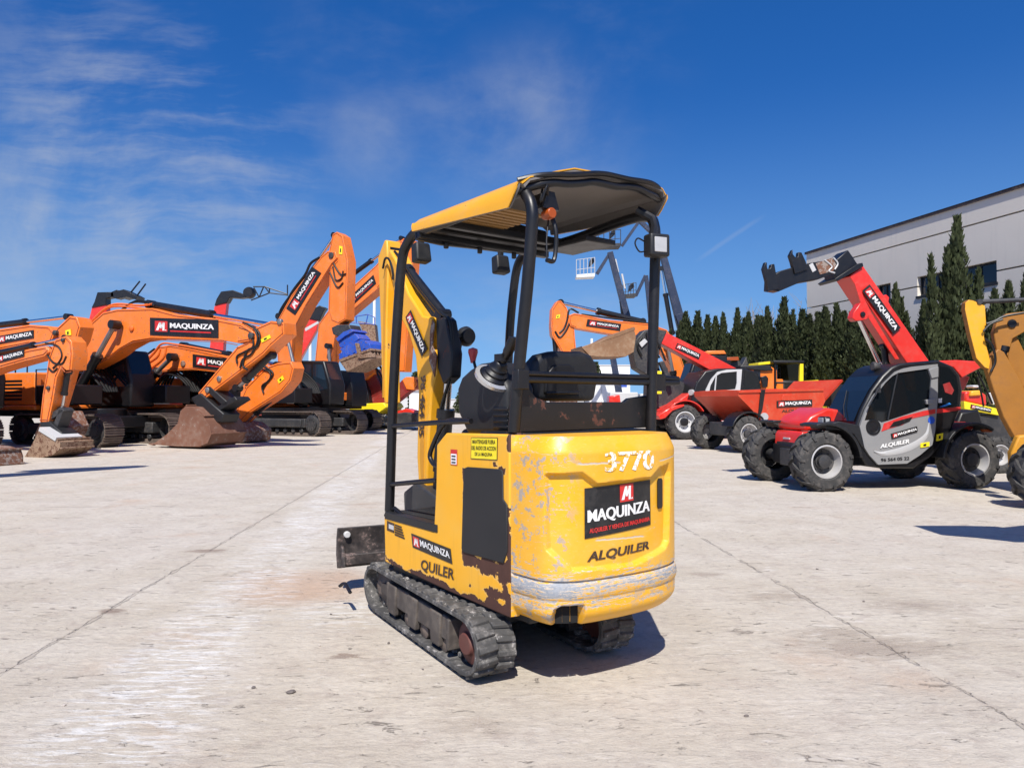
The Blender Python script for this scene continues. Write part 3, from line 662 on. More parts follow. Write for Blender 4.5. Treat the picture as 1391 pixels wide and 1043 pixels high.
mb = MB(); mb.tube(bez([(U0 + .01 + .07 * (abs(y) / .46) ** 4, y, rz(U0, y) - .04 + .006 * math.sin(y * 23)) for y in [-.47 + .94 * i / 12 for i in range(13)]], 3), .019, 10)
mb.tube(bez([(U0 - .012 + .07 * (abs(y) / .46) ** 4, y, rz(U0, y) - .002 + .005 * math.sin(y * 17 + 1)) for y in [-.48 + .96 * i / 12 for i in range(13)]], 3), .013, 8)
mb.build('rear_trim', BLACK, roof)
mb = MB()                                             # steel members under the roof
mb.bb(U1 - .07, U1 - .02, -.46, .46, 2.165, 2.23); mb.bb(U1 - .16, U1 - .1, -.44, .44, 2.19, 2.23)
mb.bb(-.05, .0, -.44, .44, 2.19, 2.235)
for y in (-.2, .05, .28): mb.cyl((U1 - .05, y, 2.13), (U1 - .05, y, 2.18), .016, 8)
mb.prism([(-.46, 2.19), (-.46, 2.335), (-.2, 2.35), (0, 2.335), (.2, 2.305), (.46, 2.235), (.46, 2.16), (.3, 2.15), (-.3, 2.17)], U1 - .045, U1 - .01, ax='x')
mb.bb(-.45, -.1, -.42, -.2, 2.13, 2.16)
mb.build('roof_frame', BLACK, roof, .006)
mb = MB()                                             # brown guard slats hung under the lining
for i in range(9): mb.bb(-.40 + i * .05, -.375 + i * .05, .05, .40, 2.225, 2.235)
mb.build('roof_guard', paint('ochre_slat', (.34, .18, .05), .6, .3, .1), roof)
# lamps
def cube_lamp(name, c, d, lens, parent, yaw=0, back=False):
    mb = MB(); rot = M.Rotation(yaw, 3, 'Z'); mb.box(c, d, 0, rot); o = mb.build(name, CHAR, parent, .012, seg=3)
    if lens:
        mb = MB(); n = rot @ V((-1, 0, 0)); mb.box(V(c) + n * (d[0] / 2 + .001), (.006, d[1] * .62, d[2] * .66), 0, rot); mb.build('lens', LENS, o, .003)
    return o
lz = fr.pu(891, 334, -.80)
cube_lamp('work_lamp', (-.80, lz[0] - .005, lz[1]), (.075, .115, .115), True, mx, R(-16))
mb = MB(); mb.tube([(-.78, lz[0], lz[1] + .05), (-.78, lz[0] - .01, lz[1] + .10), (-.76, lz[0] - .02, lz[1] + .15), (-.70, lz[0] + .03, lz[1] + .2)], .022, 8)
mb.tube(bez([(-.77, lz[0] + .05, lz[1] + .02), (-.77, lz[0] + .10, lz[1] + .03), (-.77, lz[0] + .12, lz[1]), (-.77, lz[0] + .09, lz[1] - .035), (-.77, lz[0] + .05, lz[1] - .03)], 5), .004, 6)
mb.build('lamp_bracket', BLACK, mx)
for px, py, off in ((572, 344, .30), (680, 360, -.28)):
    a = fr.p3(px, py, off); o = MB(); o.box(a, (.075, .105, .115), 0, M.Rotation(.15, 3, 'Y'), .92); o.bb(a.x - .015, a.x + .015, a.y - .02, a.y + .02, a.z + .05, a.z + .12)
    o.build('front_lamp', CHAR, mx, .022, seg=4)
b0 = fr.pu(745, 291, -.74); mb = MB(); mb.lathe([(.001, -.03), (.024, -.03), (.028, 0), (.022, .03), (.001, .035)], (-.74, b0[0], b0[1]), (1, 0, 0), 20); be = mb.build('tail_lamp', AMBER, mx, .003)
mb = MB(); mb.prism([(b0[0] - .05, b0[1] + .02), (b0[0] + .05, b0[1] + .02), (b0[0] + .02, b0[1] + .10), (b0[0] - .02, b0[1] + .10)], -.76, -.66, ax='x')
mb.tube(bez([(-.72, b0[0] - .02, b0[1] + .03), (-.75, b0[0] - .035, b0[1] - .07), (-.75, b0[0] - .035, b0[1] - .16), (-.75, b0[0] - .02, b0[1] - .215), (-.75, b0[0] + .02, b0[1] - .215)], 6), .011, 8)
mb.tube([(-.75, b0[0] + .018, b0[1] - .215), (-.74, b0[0] + .012, b0[1] - .12), (-.72, b0[0] - .02, b0[1] + .01)], .004, 6)
mb.tube(bez([(-.76, b0[0] + .02, b0[1] + .08), (-.79, b0[0] + .05, b0[1] + .11), (-.77, b0[0] + .07, b0[1] + .04), (-.74, b0[0] + .03, b0[1] + .14)], 6), .006, 6)
mb.build('cable', BLACK, mx, .002)
# seat
mb = MB(); q = [fr.pu(px, py, -.30) for px, py in ((716, 545), (713, 510), (717, 492), (726, 482), (745, 477.5), (782, 478), (795, 483), (803, 496), (804, 515), (799, 545))]
mb.prism(q, -.36, -.26, ax='x'); st = mb.build('seat', CHAR, mx, .03, seg=4)
mb = MB(); q = [fr.pu(px, py, -.365) for px, py in ((739, 534), (742, 508), (750, 498), (757, 495), (772, 495), (779, 500), (786, 534))]
mb.prism(q, -.375, -.355, ax='x'); q = [fr.pu(px, py, -.365) for px, py in ((740, 536), (740, 532), (785, 531), (785, 535))]; mb.prism(q, -.382, -.37, ax='x'); mb.build('seat_shell', BLACK, st, .006)
mb = MB(); mb.bb(-.33, .15, -.22, .22, zt - .12, zt + .0); mb.build('seat_cushion', CHAR, st, .04, seg=4)
# left control console with gaiter and lever
mb = MB(); q = [fr.pl(px, py, .30) for px, py in ((642, 590), (629, 560), (628, 528), (634, 512), (645, 502), (658, 494), (672, 492), (688, 510), (697, 525), (698, 590))]
mb.prism(q, .16, .34); cs = mb.build('console', CHAR, mx, .03, seg=4)
mb = MB()
for i in range(4):
    a, b = fr.pl(670 + i * 0, 578 - i * 8, .345), fr.pl(690, 580 - i * 8, .345); mb.bb(min(a[0], b[0]), max(a[0], b[0]), .338, .348, a[1] - .012, a[1] + .004)
mb.build('vent', BLACK, cs, .003)
g0, g1 = fr.p3(671, 513, .35), fr.p3(683, 488, .35); ax = (g1 - g0).normalized(); L = (g1 - g0).length
mb = MB(); pr = []
for i in range(9): pr.append(((.078 - .006 * i) * (1 if i % 2 else .88), L * i / 9))
mb.lathe(pr + [(.001, L * .95)], g0, ax, 24); mb.build('gaiter', BLACK, cs)
mb = MB(); mb.lathe([(.075, -.01), (.098, -.012), (.10, .006), (.08, .012)], g0, ax, 28); mb.build('gaiter_ring', SILVER, cs)
mb = MB(); mb.tube(bez([fr.p3(*p, .35) for p in ((683, 490), (690, 478), (697, 462), (698, 458))], 5), [.022] * 5 + [.026] * 5 + [.024] * 6, 10); mb.bb(g1.x - .03, g1.x + .03, .32, .38, g1.z - .01, g1.z + .025); mb.build('joystick', BLACK, cs, .004)
mb = MB(); a, b = fr.p3(649, 512, -.05), fr.p3(643, 488, -.05); mb.cyl(a, b, .009, 8); lv = mb.build('blade_lever', BLACK, mx)
mb = MB(); c_ = fr.p3(642.5, 482, -.05); mb.lathe([(.001, -.05), (.014, -.05), (.02, -.02), (.03, .015), (.028, .035), (.001, .045)], c_, (0, 0, 1), 20); mb.build('knob', paint('faded_red_knob', (.5, .045, .05), .4, .1), lv)
mb = MB(); q = [fr.pl(px, py, -.1) for px, py in ((640, 590), (643, 520), (660, 500), (690, 510), (700, 590))]; mb.prism(q, -.38, -.2); mb.build('console', CHAR, mx, .03, seg=4)
# --- boom group
mb = MB()
for P in ((( 570, 690), (566, 620), (568, 530), (564, 484), (555, 453), (543, 430), (535, 400), (526, 345), (529, 338), (537, 352), (554, 398), (574, 429), (587, 431), (585, 473), (591, 484), (592, 507), (586, 530), (582, 590), (578, 690)),):
    mb.prism([fr.pl(x, y, .07) for x, y in P], -.06, .07)
bo = mb.build('boom', YEL, mx, .012)
mb = MB(); mb.prism([fr.pl(x, y, .085) for x, y in ((571, 690), (568, 620), (569.5, 545), (573, 530), (576, 545), (574, 600), (572, 690))], .068, .073); mb.build('boom_flank', YDIRT, bo)
mb = MB(); mb.prism([fr.pl(x, y, .085) for x, y in ((585, 434), (588, 440), (585, 470), (591, 482), (588, 512), (581, 490), (582, 450))], .068, .0745); mb.build('rust_scab', RUST, bo)
A, B, C_ = fr.p3(579.5, 479, .087), fr.p3(582, 468, .087), fr.p3(557, 424, .087)
A, B, C_ = fr.p3(551, 431, .0765), fr.p3(573, 484, .0765), fr.p3(558, 421, .0765)
sign(mx, quadpt(A, B - A, C_ - A), 'plain', t=.002, e=.0015)
A, B, C_ = fr.p3(576.5, 585, .0865), fr.p3(578, 515, .0865), fr.p3(571, 585, .0865)
mb = MB(); A, B, C_ = fr.p3(572, 510, .0765), fr.p3(569, 592, .0765), fr.p3(579, 510, .0765); decal(mb, quadpt(A, B - A, C_ - A), '96 464 05', 0, 1, 0, 1, .002, 0, .02); mb.build('lettering', TXTDARK, bo)
mb = MB(); mb.prism([fr.pl(x, y, .07) for x, y in ((521, 326), (512, 350), (514, 395), (516, 450), (517, 505), (521, 548), (524, 548), (523, 516), (524, 430), (526, 358), (524, 326))], -.05, .065); ar = mb.build('dipper_arm', YEL, mx, .01)
mb = MB(); mb.prism([fr.pl(x, y, .07) for x, y in ((522, 360), (525, 362), (523, 430), (521, 540), (519, 540), (520, 430))], .064, .068); mb.build('rust_streak', YDIRT, ar)
ram(mx, fr.p3(602, 428, -.0), fr.p3(534, 345, 0) + V((0, 0, .02)), .036, .68, 'dipper_cylinder')
ram(mx, fr.p3(596, 690, .0), fr.p3(612, 470, 0), .048, .6, 'boom_cylinder')
mb = MB(); mb.prism([fr.pl(x, y, .07) for x, y in ((590, 434), (600, 430), (604, 434), (612, 480), (610, 512), (600, 522), (592, 500))], -.02, .06); mb.build('cylinder_guard', BLACKRUST, mx, .01)
mb = MB()
for o in (-.04, 0, .04): mb.tube(bez([fr.p3(*p, o) for p in ((590, 640), (598, 560), (613, 505), (612, 440), (598, 424), (572, 392), (548, 356), (536, 342))], 5), .011, 7)
mb.tube(bez([fr.p3(*p, .09) for p in ((520, 365), (523, 352), (528, 352), (533, 365), (534, 380))], 5), .008, 7)
mb.build('hydraulic_hoses', HOSE, bo)
a = fr.p3(634, 457, -.16); mb = MB(); mb.lathe([(.001, -.03), (.05, -.03), (.066, 0), (.062, .03), (.001, .035)], a, (1, .1, 0), 20); mb.bb(a.x - .02, a.x + .01, a.y, a.y + .16, a.z - .012, a.z + .012); mb.build('boom_lamp', CHAR, mx, .004)
k0 = fr.pl(582, 690, 0); mb = MB(); mb.prism([(Lf - .06, .38), (k0[0] + .12, .42), (k0[0] + .14, .68), (k0[0] - .02, .76), (Lf - .05, .66)], -.11, .11); mb.build('swing_bracket', DGREY, mx, .015)
# --- undercarriage (turned 11 degrees under the house)
TT = M.Rotation(R(120 - 127.3), 4, 'Z') @ M.Translation((0, .10, 0)) @ M.Diagonal((1, 1, .78, 1))
def stadium(x0, x1, r, z, n=9):
    P = []
    for i in range(n + 1): a = math.pi / 2 + math.pi * i / n; P.append((x0 + r * math.cos(a), z + r * math.sin(a)))
    for i in range(n + 1): a = -math.pi / 2 + math.pi * i / n; P.append((x1 + r * math.cos(a), z + r * math.sin(a)))
    return P
def resample(P, n):
    P = [V(p) for p in P] + [V(P[0])]; L = [0]
    for a, b in zip(P, P[1:]): L.append(L[-1] + (b - a).length)
    out = []
    for k in range(n):
        s = L[-1] * k / n; i = max(j for j in range(len(L) - 1) if L[j] <= s); tt = (s - L[i]) / max(1e-9, L[i + 1] - L[i])
        out.append((P[i].lerp(P[i + 1], tt), (P[i + 1] - P[i]).normalized()))
    return out
XR, XF, RR = -.53, .66, .172
for sy in (1, -1):
    y0, y1 = sy * .24, sy * .44
    mb = MB(); mb.T = TT
    o, i_ = stadium(XR, XF, RR, .20), stadium(XR, XF, RR - .028, .20); n = len(o)
    mb.add([(x, y, z) for y in (y0, y1) for x, z in o + i_],
           [(k, (k + 1) % n, (k + 1) % n + 2 * n, k + 2 * n) for k in range(n)] + [(n + k, n + k + 2 * n, n + (k + 1) % n + 2 * n, n + (k + 1) % n) for k in range(n)]
           + [(k + b_, (k + 1) % n + b_, (k + 1) % n + n + b_, k + n + b_) for k in range(n) for b_ in (0, 2 * n)])
    for k, (p, tg) in enumerate(resample(o, 88)):
        nn = V((tg.y, -tg.x)); half = k % 2
        ya, yb = (y0 + (y1 - y0) * (.03 if half else .5), y0 + (y1 - y0) * (.5 if half else .97))
        lo, hi = p + nn * -.004, p + nn * .016
        vs = []
        for q, e in ((lo, .024), (hi, .015)):
            for y in (ya, yb):
                sk = .012 if abs(y - (y0 + y1) / 2) > .04 else 0
                for s_ in (-1, 1): r_ = q + tg * (s_ * e + sk); vs.append((r_.x, y, r_.y))
        mb.add(vs, [(0, 1, 3, 2), (4, 6, 7, 5), (0, 4, 5, 1), (2, 3, 7, 6), (0, 2, 6, 4), (1, 5, 7, 3)])
    for k, (p, tg) in enumerate(resample(i_, 44)):
        nn = V((tg.y, -tg.x)); q = p - nn * .018; ym = (y0 + y1) / 2; mb.box((q.x, ym, q.y), (.03, .07, .03))
    tr = mb.build('track', RUBTRACK, mx, .003, seg=1)
    mb = MB(); mb.T = TT; yo = sy * .45
    mb.bb(XR + .16, XF - .22, sy * .25, sy * .42, .15, .30); mb.prism([(XF - .22, .16), (XF - .05, .18), (XF - .05, .25), (XF - .22, .29)], sy * .26, sy * .41)
    for x in (-.22, .08, .38): mb.prism([(x - .07, .30), (x + .07, .30), (x + .05, .09), (x - .05, .09)], sy * .40, sy * .432)
    mb.bb(XR + .14, XR + .17, sy * .26, sy * .437, .11, .30); mb.bb(XF - .24, XF - .21, sy * .26, sy * .435, .13, .31)
    mb.build('track_frame', paint('muddy_track_frame', (.055, .045, .04), .7, .3, .1, dust=.6, dustcol=(.2, .17, .14)), tr, .008)
    for x in (-.26, -.02, .2, .42):
        mb = MB(); mb.T = TT; mb.lathe([(.001, 0), (.05, 0), (.052, .02), (.052, .07), (.001, .08)], (x, sy * .33, .105), (0, sy, 0), 16); mb.build('roller', PADS, tr)
    mb = MB(); mb.T = TT; mb.lathe([(.001, .05), (.06, .05), (.07, .03), (.12, .02), (.125, -.04), (.001, -.05)], (XR, sy * .37, .20), (0, sy, 0), 22)
    for k in range(9): a = k * 2 * math.pi / 9; mb.box((XR + math.cos(a) * .128, sy * .35, .2 + math.sin(a) * .128), (.03, .05, .03), 0, M.Rotation(-a, 3, 'Y'))
    mb.build('sprocket', paint('red_brown_hub', (.11, .032, .024), .65, .3, dust=.3, dustcol=(.2, .15, .12)), tr, .004)
    mb = MB(); mb.T = TT; mb.lathe([(.001, .04), (.05, .045), (.10, .02), (.14, .02), (.14, -.05), (.001, -.05)], (XF, sy * .35, .20), (0, sy, 0), 22); mb.build('idler', PADS, tr)
mb = MB(); mb.T = TT; mb.bb(-.3, .45, -.26, .26, .17, .30); mb.lathe([(.26, .30), (.28, .33), (.28, .42), (.001, .42)], (0.05, 0, 0), (0, 0, 1), 28); mb.build('undercarriage', BLACKRUST, mx, .01)
# dozer blade
mb = MB(); mb.T = TT
bx = 1.20
TB = M.Rotation(R(116.2 - 127.3), 4, 'Z'); mb.T = TB
mb.prism([(bx, .17), (bx + .03, .16), (bx + .06, .25), (bx + .055, .36), (bx + .03, .43), (bx + .005, .43), (bx + .02, .36), (bx + .022, .25)], -.62, .66)
mb.prism([(bx + .01, .27), (bx - .05, .26), (bx - .05, .19), (bx - .03, .19), (bx - .03, .24), (bx + .01, .245)], -.58, .62)
for y in (.62, -.6): mb.prism([(bx - .06, .18), (bx + .07, .15), (bx + .07, .34), (bx - .02, .3)], y, y + .02)
mb.cyl((bx - .015, .60, .385), (bx + .02, .60, .385), .022, 14, 1)
for y in (.25, -.25): mb.prism([(.55, .2), (bx + .01, .25), (bx + .01, .32), (.55, .28)], y - .03, y + .03)
mb.build('dozer_blade', [paint('worn_black_blade', (.022, .018, .018), .6, .35, .14, (.14, .10, .09), dust=.5, dustcol=(.22, .17, .15)), LGREY], mx, .005)
mb = MB(); mb.T = TT; mb.tube(bez([(.72, .56, .17), (.86, .55, .2), (.9, .57, .17)], 4), .012, 6); mb.build('step', BLACK, mx)
# ------------------------------------------------------------------ parked machines: shared pieces
def steel_track(parent, x0, x1, r, z, y0, y1, pads=46, hub=DGREY, out=-1, fast=False):
    """steel track chain with pads; out: side on which the frame shows"""
    mb = MB(); ym = (y0 + y1) / 2; wd = abs(y1 - y0); o = stadium(x0, x1, r, z, 7)
    n = len(o); i_ = stadium(x0, x1, r - .09, z, 7)
    ya, yb = ym - wd * .2, ym + wd * .2
    mb.add([(x, y, zz) for y in (ya, yb) for x, zz in o + i_],
           [(k, (k + 1) % n, (k + 1) % n + 2 * n, k + 2 * n) for k in range(n)] + [(n + k, n + k + 2 * n, n + (k + 1) % n + 2 * n, n + (k + 1) % n) for k in range(n)]
           + [(k + b_, (k + 1) % n + b_, (k + 1) % n + n + b_, k + n + b_) for k in range(n) for b_ in (0, 2 * n)])
    for p, tg in resample(o, pads):
        a = math.atan2(tg.y, tg.x); rot = M.Rotation(-a, 3, 'Y'); nn = V((tg.y, -tg.x)); L = 2 * (x1 - x0 + math.pi * r) / pads
        q = p + nn * .012; mb.box((q.x, ym, q.y), (L * .92, wd, .025), 0, rot)
        for k in (-.3, .05, .4): e = p + nn * .035 + tg * L * k; mb.box((e.x, ym, e.y), (.016, wd, .035), 0, rot)
    t = mb.build('track', PADS, parent)
    mb = MB(); mb.bb(x0 + r * .9, x1 - r * .9, ym - wd * .38, ym + wd * .38, z - r * .35, z + r * .45); ys = y0 if abs(y0) > abs(y1) else y1
    sg = 1 if ys > 0 else -1
    for k in range(7): x = x0 + r + (x1 - x0 - 2 * r) * (k + .5) / 7; mb.cyl((x, ym - wd * .3, z - r * .62), (x, ym + wd * .3, z - r * .62), r * .22, 12)
    mb.bb(x0 + r, x1 - r * 1.3, ys - sg * .12, ys - sg * .02, z - r * .3, z + r * .38)
    mb.build('track_frame', hub, t, .03)
    for x, nm in ((x0, 'idler'), (x1, 'sprocket')):
        mb = MB(); mb.lathe([(r * .86, -.1), (r * .86, .1), (r * .6, .14), (r * .58, .2), (.001, .21)], (x, ym + sg * wd * .2, z), (0, sg, 0), 24)
        for k in range(10):
            a = k * math.pi / 5; mb.cyl((x + math.cos(a) * r * .42, ym + sg * wd * .2, z + math.sin(a) * r * .42), (x + math.cos(a) * r * .42, ym + sg * (wd * .2 + .225), z + math.sin(a) * r * .42), r * .05, 6)
        mb.build(nm, hub, t)
    return t
class Digger:
    """pieces drawn side-on in the machine's own upright plane; s = which side faces the viewer (-1 right flank, +1 left flank)"""
    def __init__(s, fr, root, near): s.fr, s.r, s.n = fr, root, near
    def slab(s, name, pts, off, half, mat, bevel=.02, parent=None, mid=None, mb=None):
        m_ = mb or MB(); o = off * s.n; P = s.fr.pols(pts, o); m_.prism(P, o, o - s.n * 2 * half); seam = name in ('boom', 'dipper_arm') and mat is ORANGE
        if seam:
            Q = [V((x, o + s.n * .004, z)) for x, z in P]; c = sum(Q, V()) / len(Q); mat = [ORANGE, ORANGED]
            for a, b in zip(Q, Q[1:] + Q[:1]): d = (b - a).normalized(); q = V((-d.z, 0, d.x)); q = q if q.dot(c - a) > 0 else -q; m_.tube([a + q * .05, b + q * .05], .014, 5, 1)
        return m_.build(name, mat, parent or s.r, bevel) if mb is None else None
    def box_arm(s, name, pts, half, mat, parent=None, bevel=.02): return s.slab(name, pts, half, half, mat, bevel, parent)
    def ram(s, a, b, off, r, frac=.55, name='hydraulic_cylinder', parent=None, both=0):
        return ram(parent or s.r, s.fr.p3(*a, off * s.n), s.fr.p3(*b, off * s.n), r, frac, name)
    def hoses(s, paths, off, r=.03, mat=None, parent=None, name='hydraulic_hoses', n=5):
        mb = MB()
        for p in paths: mb.tube(bez([s.fr.p3(*q, off * s.n) for q in p], n), r, 6)
        return mb.build(name, mat or HOSE, parent or s.r)
    def sign(s, bl, br, tl, off, style='wide', parent=None):
        A, B, C_ = (s.fr.p3(*p, off * s.n) for p in (bl, br, tl)); return sign(parent or s.r, quadpt(A, B - A, C_ - A), style, t=.012, e=.006)
    def sticker(s, bl, br, tl, off, mat=None, parent=None, name='sticker'):
        A, B, C_ = (s.fr.p3(*p, off * s.n) for p in (bl, br, tl)); mb = MB(); slab(mb, quadpt(A, B - A, C_ - A), 0, 1, 0, 1, 0, .01, 0)
        slab(mb, quadpt(A, B - A, C_ - A), .3, .62, .25, .7, .01, .014, 1); return mb.build(name, [mat or STICKY, SBLACK], parent or s.r)
    def pin(s, pts, off, r, mat=None, parent=None, name='pin'):
        for p in pts:
            a = s.fr.p3(*p, off * s.n); mb = MB(); mb.lathe([(r, -.05), (r, .03), (r * .7, .045), (.001, .045)], a, (0, s.n, 0), 14); mb.build(name, mat or DGREY, parent or s.r, .004)
    def bucket(s, pts, half, mat, teeth=None, name='bucket', parent=None):
        """pts: profile in pixels, open edge between the first and last point; builds side cheeks and a curved shell"""
        o = half * s.n; P = s.fr.pols(pts, o); mb = MB(); tks = .035
        for y in (o, -o): mb.prism(P, y, y - (tks if y > 0 else -tks))
        n = len(P); c = sum((V(p) for p in P), V((0, 0))) / n
        I = [tuple(c + (V(p) - c) * .94) for p in P]
        mb.add([(x, y, z) for y in (o * .99, -o * .99) for x, z in P + I], [(k, k + 1, k + 1 + 2 * n, k + 2 * n) for k in range(n - 1)] + [(n + k, n + k + 2 * n, n + k + 1 + 2 * n, n + k + 1) for k in range(n - 1)] + [(0, 2 * n, 3 * n, n), (n - 1, 2 * n - 1, 4 * n - 1, 3 * n - 1)])
        for a in range(1, n - 1):
            if a % 2 == 0: mb.prism([P[a], (P[a][0] + .05, P[a][1]), (P[a][0] + .05, P[a][1] + .04), (P[a][0], P[a][1] + .04)], o, -o)
        if teeth:
            a, b = V(P[teeth[0]]), V(P[teeth[1]]); d = (a - b).normalized(); q = V((-d.y, d.x))
            for k in range(5):
                y = o * .9 - s.n * 2 * half * .9 * k / 4; mb.add([(p.x, y + e, p.y) for e in (-.05, .05) for p in (a + q * .04, a - q * .04, a + d * .22)], [(0, 1, 2), (5, 4, 3), (0, 3, 4, 1), (1, 4, 5, 2), (2, 5, 3, 0)])
        return mb.build(name, mat, parent or s.r, .01)
def house(D, root, x0, x1, z0, z1, hw=1.3, mat=ORANGE, n=-1, cab=True, cabx=None, cabside=1):
    mb = MB(); mb.bb(x0 + .9, x1 - 1.69, -hw, hw, z0, z0 + .16); mb.bb(x0 + .9, x1 - 1.7, -hw, hw, z0 + .17, z1); o = mb.build('engine_housing', mat, root, .05)
    mb = MB(); mb.bb(x0 + .4, x1 - .05, -hw + .03, hw - .03, .84, z0 - .004); mb.build('deck_frame', BLACK, root)
    mb = MB()
    for k in range(6): mb.bb(x0 + 1.3, x1 - 2.3, n * hw, n * (hw + .01), z0 + .3 + k * .11, z0 + .36 + k * .11)
    mb.build('louvre', BLACK, o)
    mb = MB(); mb.prism([(x0 + .1, z0 + .05), (x0 + .95, z0 - .05), (x0 + .95, z1 - .04), (x0 + .25, z1 - .05), (x0, z1 - .35)], -hw, hw); mb.build('counterweight', CHAR, root, .08)
    mb = MB(); mb.bb(x1 - 1.68, x1, n * hw, n * .35, z0 + .17, z0 + .75); mb.build('tool_box', BLACK, root, .04)
    mb = MB()
    for (a, b_) in ((x0 + 1.0, x1 - 2.2),):
        for zz in (.5, .95): mb.tube([(a, n * (hw - .08), z1 + zz * .5), (b_, n * (hw - .08), z1 + zz * .5)], .02, 6)
        for k in range(4): xx = a + (b_ - a) * k / 3; mb.tube([(xx, n * (hw - .08), z1 - .02), (xx, n * (hw - .08), z1 + .475)], .02, 6)
    mb.tube([(x1 - 1.6, n * (hw + .03), z0 + .3), (x1 - 1.6, n * (hw + .03), z0 + 1.2), (x1 - .9, n * (hw + .03), z0 + 1.2), (x1 - .9, n * (hw + .03), z0 + .7)], .02, 6)
    mb.build('handrail', BLACK, root)
    mb = MB(); mb.cyl((x0 + 1.5, .4, z1), (x0 + 1.5, .4, z1 + .35), .07, 12); mb.build('exhaust', DGREY, root)
    mb = MB()
    for k in range(6): y = -.35 + k * .13; mb.tube(bez([(x1 - 1.9, y, z0 + .5), (x1 - 1.3, y + .05, z0 + 1.1 + .06 * k), (x1 - .5, y, z0 + 1.0), (x1 - .1, y * .6, z0 + .55)], 4), .035, 6)
    mb.build('hose_bundle', HOSE, root)
    if cab:
        cabw = (cabx or (x1 - 1.75, x1 + .15)); yw0, yw1 = (.5, hw - .08) if cabside > 0 else (-hw + .08, -.5); mb = MB(); e = .02
        mb.add([(cabw[1] + .05 + e - .06, yw0, z0 + 1.0), (cabw[1] + .05 + e - .06, yw1, z0 + 1.0), (cabw[1] - .27 + e, yw1, z0 + 1.76), (cabw[1] - .27 + e, yw0, z0 + 1.76)], [(0, 1, 2, 3)]); mb.build('windscreen', GLASSB, root)
        c0, c1 = cabx or (x1 - 1.75, x1 + .15); yA, yB = cabside * .42, cabside * hw
        mb = MB(); mb.prism([(c0, z0 + .1), (c1, z0 + .1), (c1 + .05, z0 + .9), (c1 - .3, z0 + 1.85), (c0, z0 + 1.9)], yA, yB); c_ = mb.build('cab', BLACK, root, .06)
        mb = MB()
        for y in (yA, yB):
            e = .006 if y > (yA + yB) / 2 else -.006; mb.prism([(c0 + .15, z0 + .8), (c1 - .95, z0 + .8), (c1 - .95, z0 + 1.72), (c0 + .15, z0 + 1.74)], y, y + e); mb.prism([(c1 - .85, z0 + .6), (c1 - .08, z0 + .75), (c1 - .36, z0 + 1.7), (c1 - .85, z0 + 1.72)], y, y + e)
        mb.build('window', GLASSB, c_)
def undercarriage(root, x0, x1, r=.42, gauge=1.05, wd=.6, hub=DGREY, mat=BLACK, pads=46):
    for sy in (1, -1): steel_track(root, x0, x1, r, r + .04, sy * (gauge - wd / 2), sy * (gauge + wd / 2), pads, hub)
    mb = MB(); xm = (x0 + x1) / 2; mb.bb(xm - 1, xm + 1, -gauge, gauge, .5, .85); mb.lathe([(.8, .8), (.8, 1.08), (.001, 1.08)], (xm, 0, 0), (0, 0, 1), 24); mb.build('chassis', mat, root, .03)
def depth_of(px, py): return ground(px, py)
# ------------------------------------------------------------------ left row of orange diggers
# nearest: only its lower boom, dipper and bucket reach into the picture
f = Fr(ground(62, 622), -22, -.45); r_ = f.root('excavator', 'orange excavator at the left edge whose arm hangs straight down to a narrow scoured bucket', 'excavator', 'orange excavators parked in a row'); D = Digger(f, r_, -1)
b = D.box_arm('boom', [(-190, 530), (-120, 505), (-60, 492), (0, 483), (40, 474), (62, 470), (66, 478), (60, 484), (35, 490), (0, 500), (-60, 520), (-120, 548), (-185, 560)], .24, ORANGE)
D.sign((-2, 493), (33, 484), (-2, 483.5), .25, 'plain', b)
a = D.box_arm('dipper_arm', [(75, 461), (90, 456), (97, 464), (99, 480), (97, 502), (90, 503), (84, 497), (77, 513), (72, 544), (66, 573), (54, 573), (58, 535), (63, 508), (66, 486)], .19, ORANGE)
D.ram((0, 479), (90, 459), .0, .07, .52, 'arm_cylinder'); D.ram((92, 505), (84, 556), -.0, .065, .6, 'bucket_cylinder', a)
mb = MB()
for q in (((60, 566), (82, 553), (87, 558), (66, 572)), ((80, 556), (86, 556), (78, 580), (70, 582))): D.slab('', q, .14, .14, None, mb=mb)
mb.build('bucket_linkage', DGREY, a, .01)
D.slab('quick_hitch', [(54, 574), (66, 572), (84, 588), (84, 596), (74, 597), (55, 585)], .2, .2, CHAR, .02, a)
D.bucket([(31, 624), (42, 606), (50, 590), (53, 584), (76, 598), (82, 600), (81, 610), (72, 618), (56, 622)], .42, RUSTTAN, (0, 8))
mb = MB(); P = f.pols([(52.5, 585), (54, 580), (77, 594), (75, 599)], .44 * -1); mb.prism(P, -.445, .2); mb.build('bucket_lip', LGREY, r_)
D.hoses([((40, 472), (60, 478), (72, 492), (84, 494), (90, 484)), ((62, 466), (78, 470), (84, 482), (80, 492), (72, 500)), ((66, 500), (72, 505), (78, 500))], .2, .022)
D.pin([(86, 462), (66, 527)], .2, .05)
house(D, r_, -8.6, -4.2, 1.0, 2.0); undercarriage(r_, -8.0, -4.6)
f = Fr(ground(70, 613), -22, -.3); r_ = f.root('excavator', 'orange excavator at the left edge with a dark cylinder lying along its level boom', 'excavator', 'orange excavators parked in a row'); D = Digger(f, r_, -1)
b = D.box_arm('boom', [(-190, 520), (-130, 480), (-60, 455), (0, 447), (40, 441), (66, 443), (74, 452), (70, 463), (40, 467), (0, 475), (-60, 486), (-120, 515), (-180, 550)], .26, ORANGE)
D.sign((-2, 467), (46, 459), (-2, 456.5), .27, 'plain', b)
a = D.box_arm('dipper_arm', [(77, 446), (95, 429), (104, 431), (109, 444), (104, 462), (96, 476), (84, 520), (72, 560), (62, 556), (74, 505), (82, 470)], .2, ORANGE)
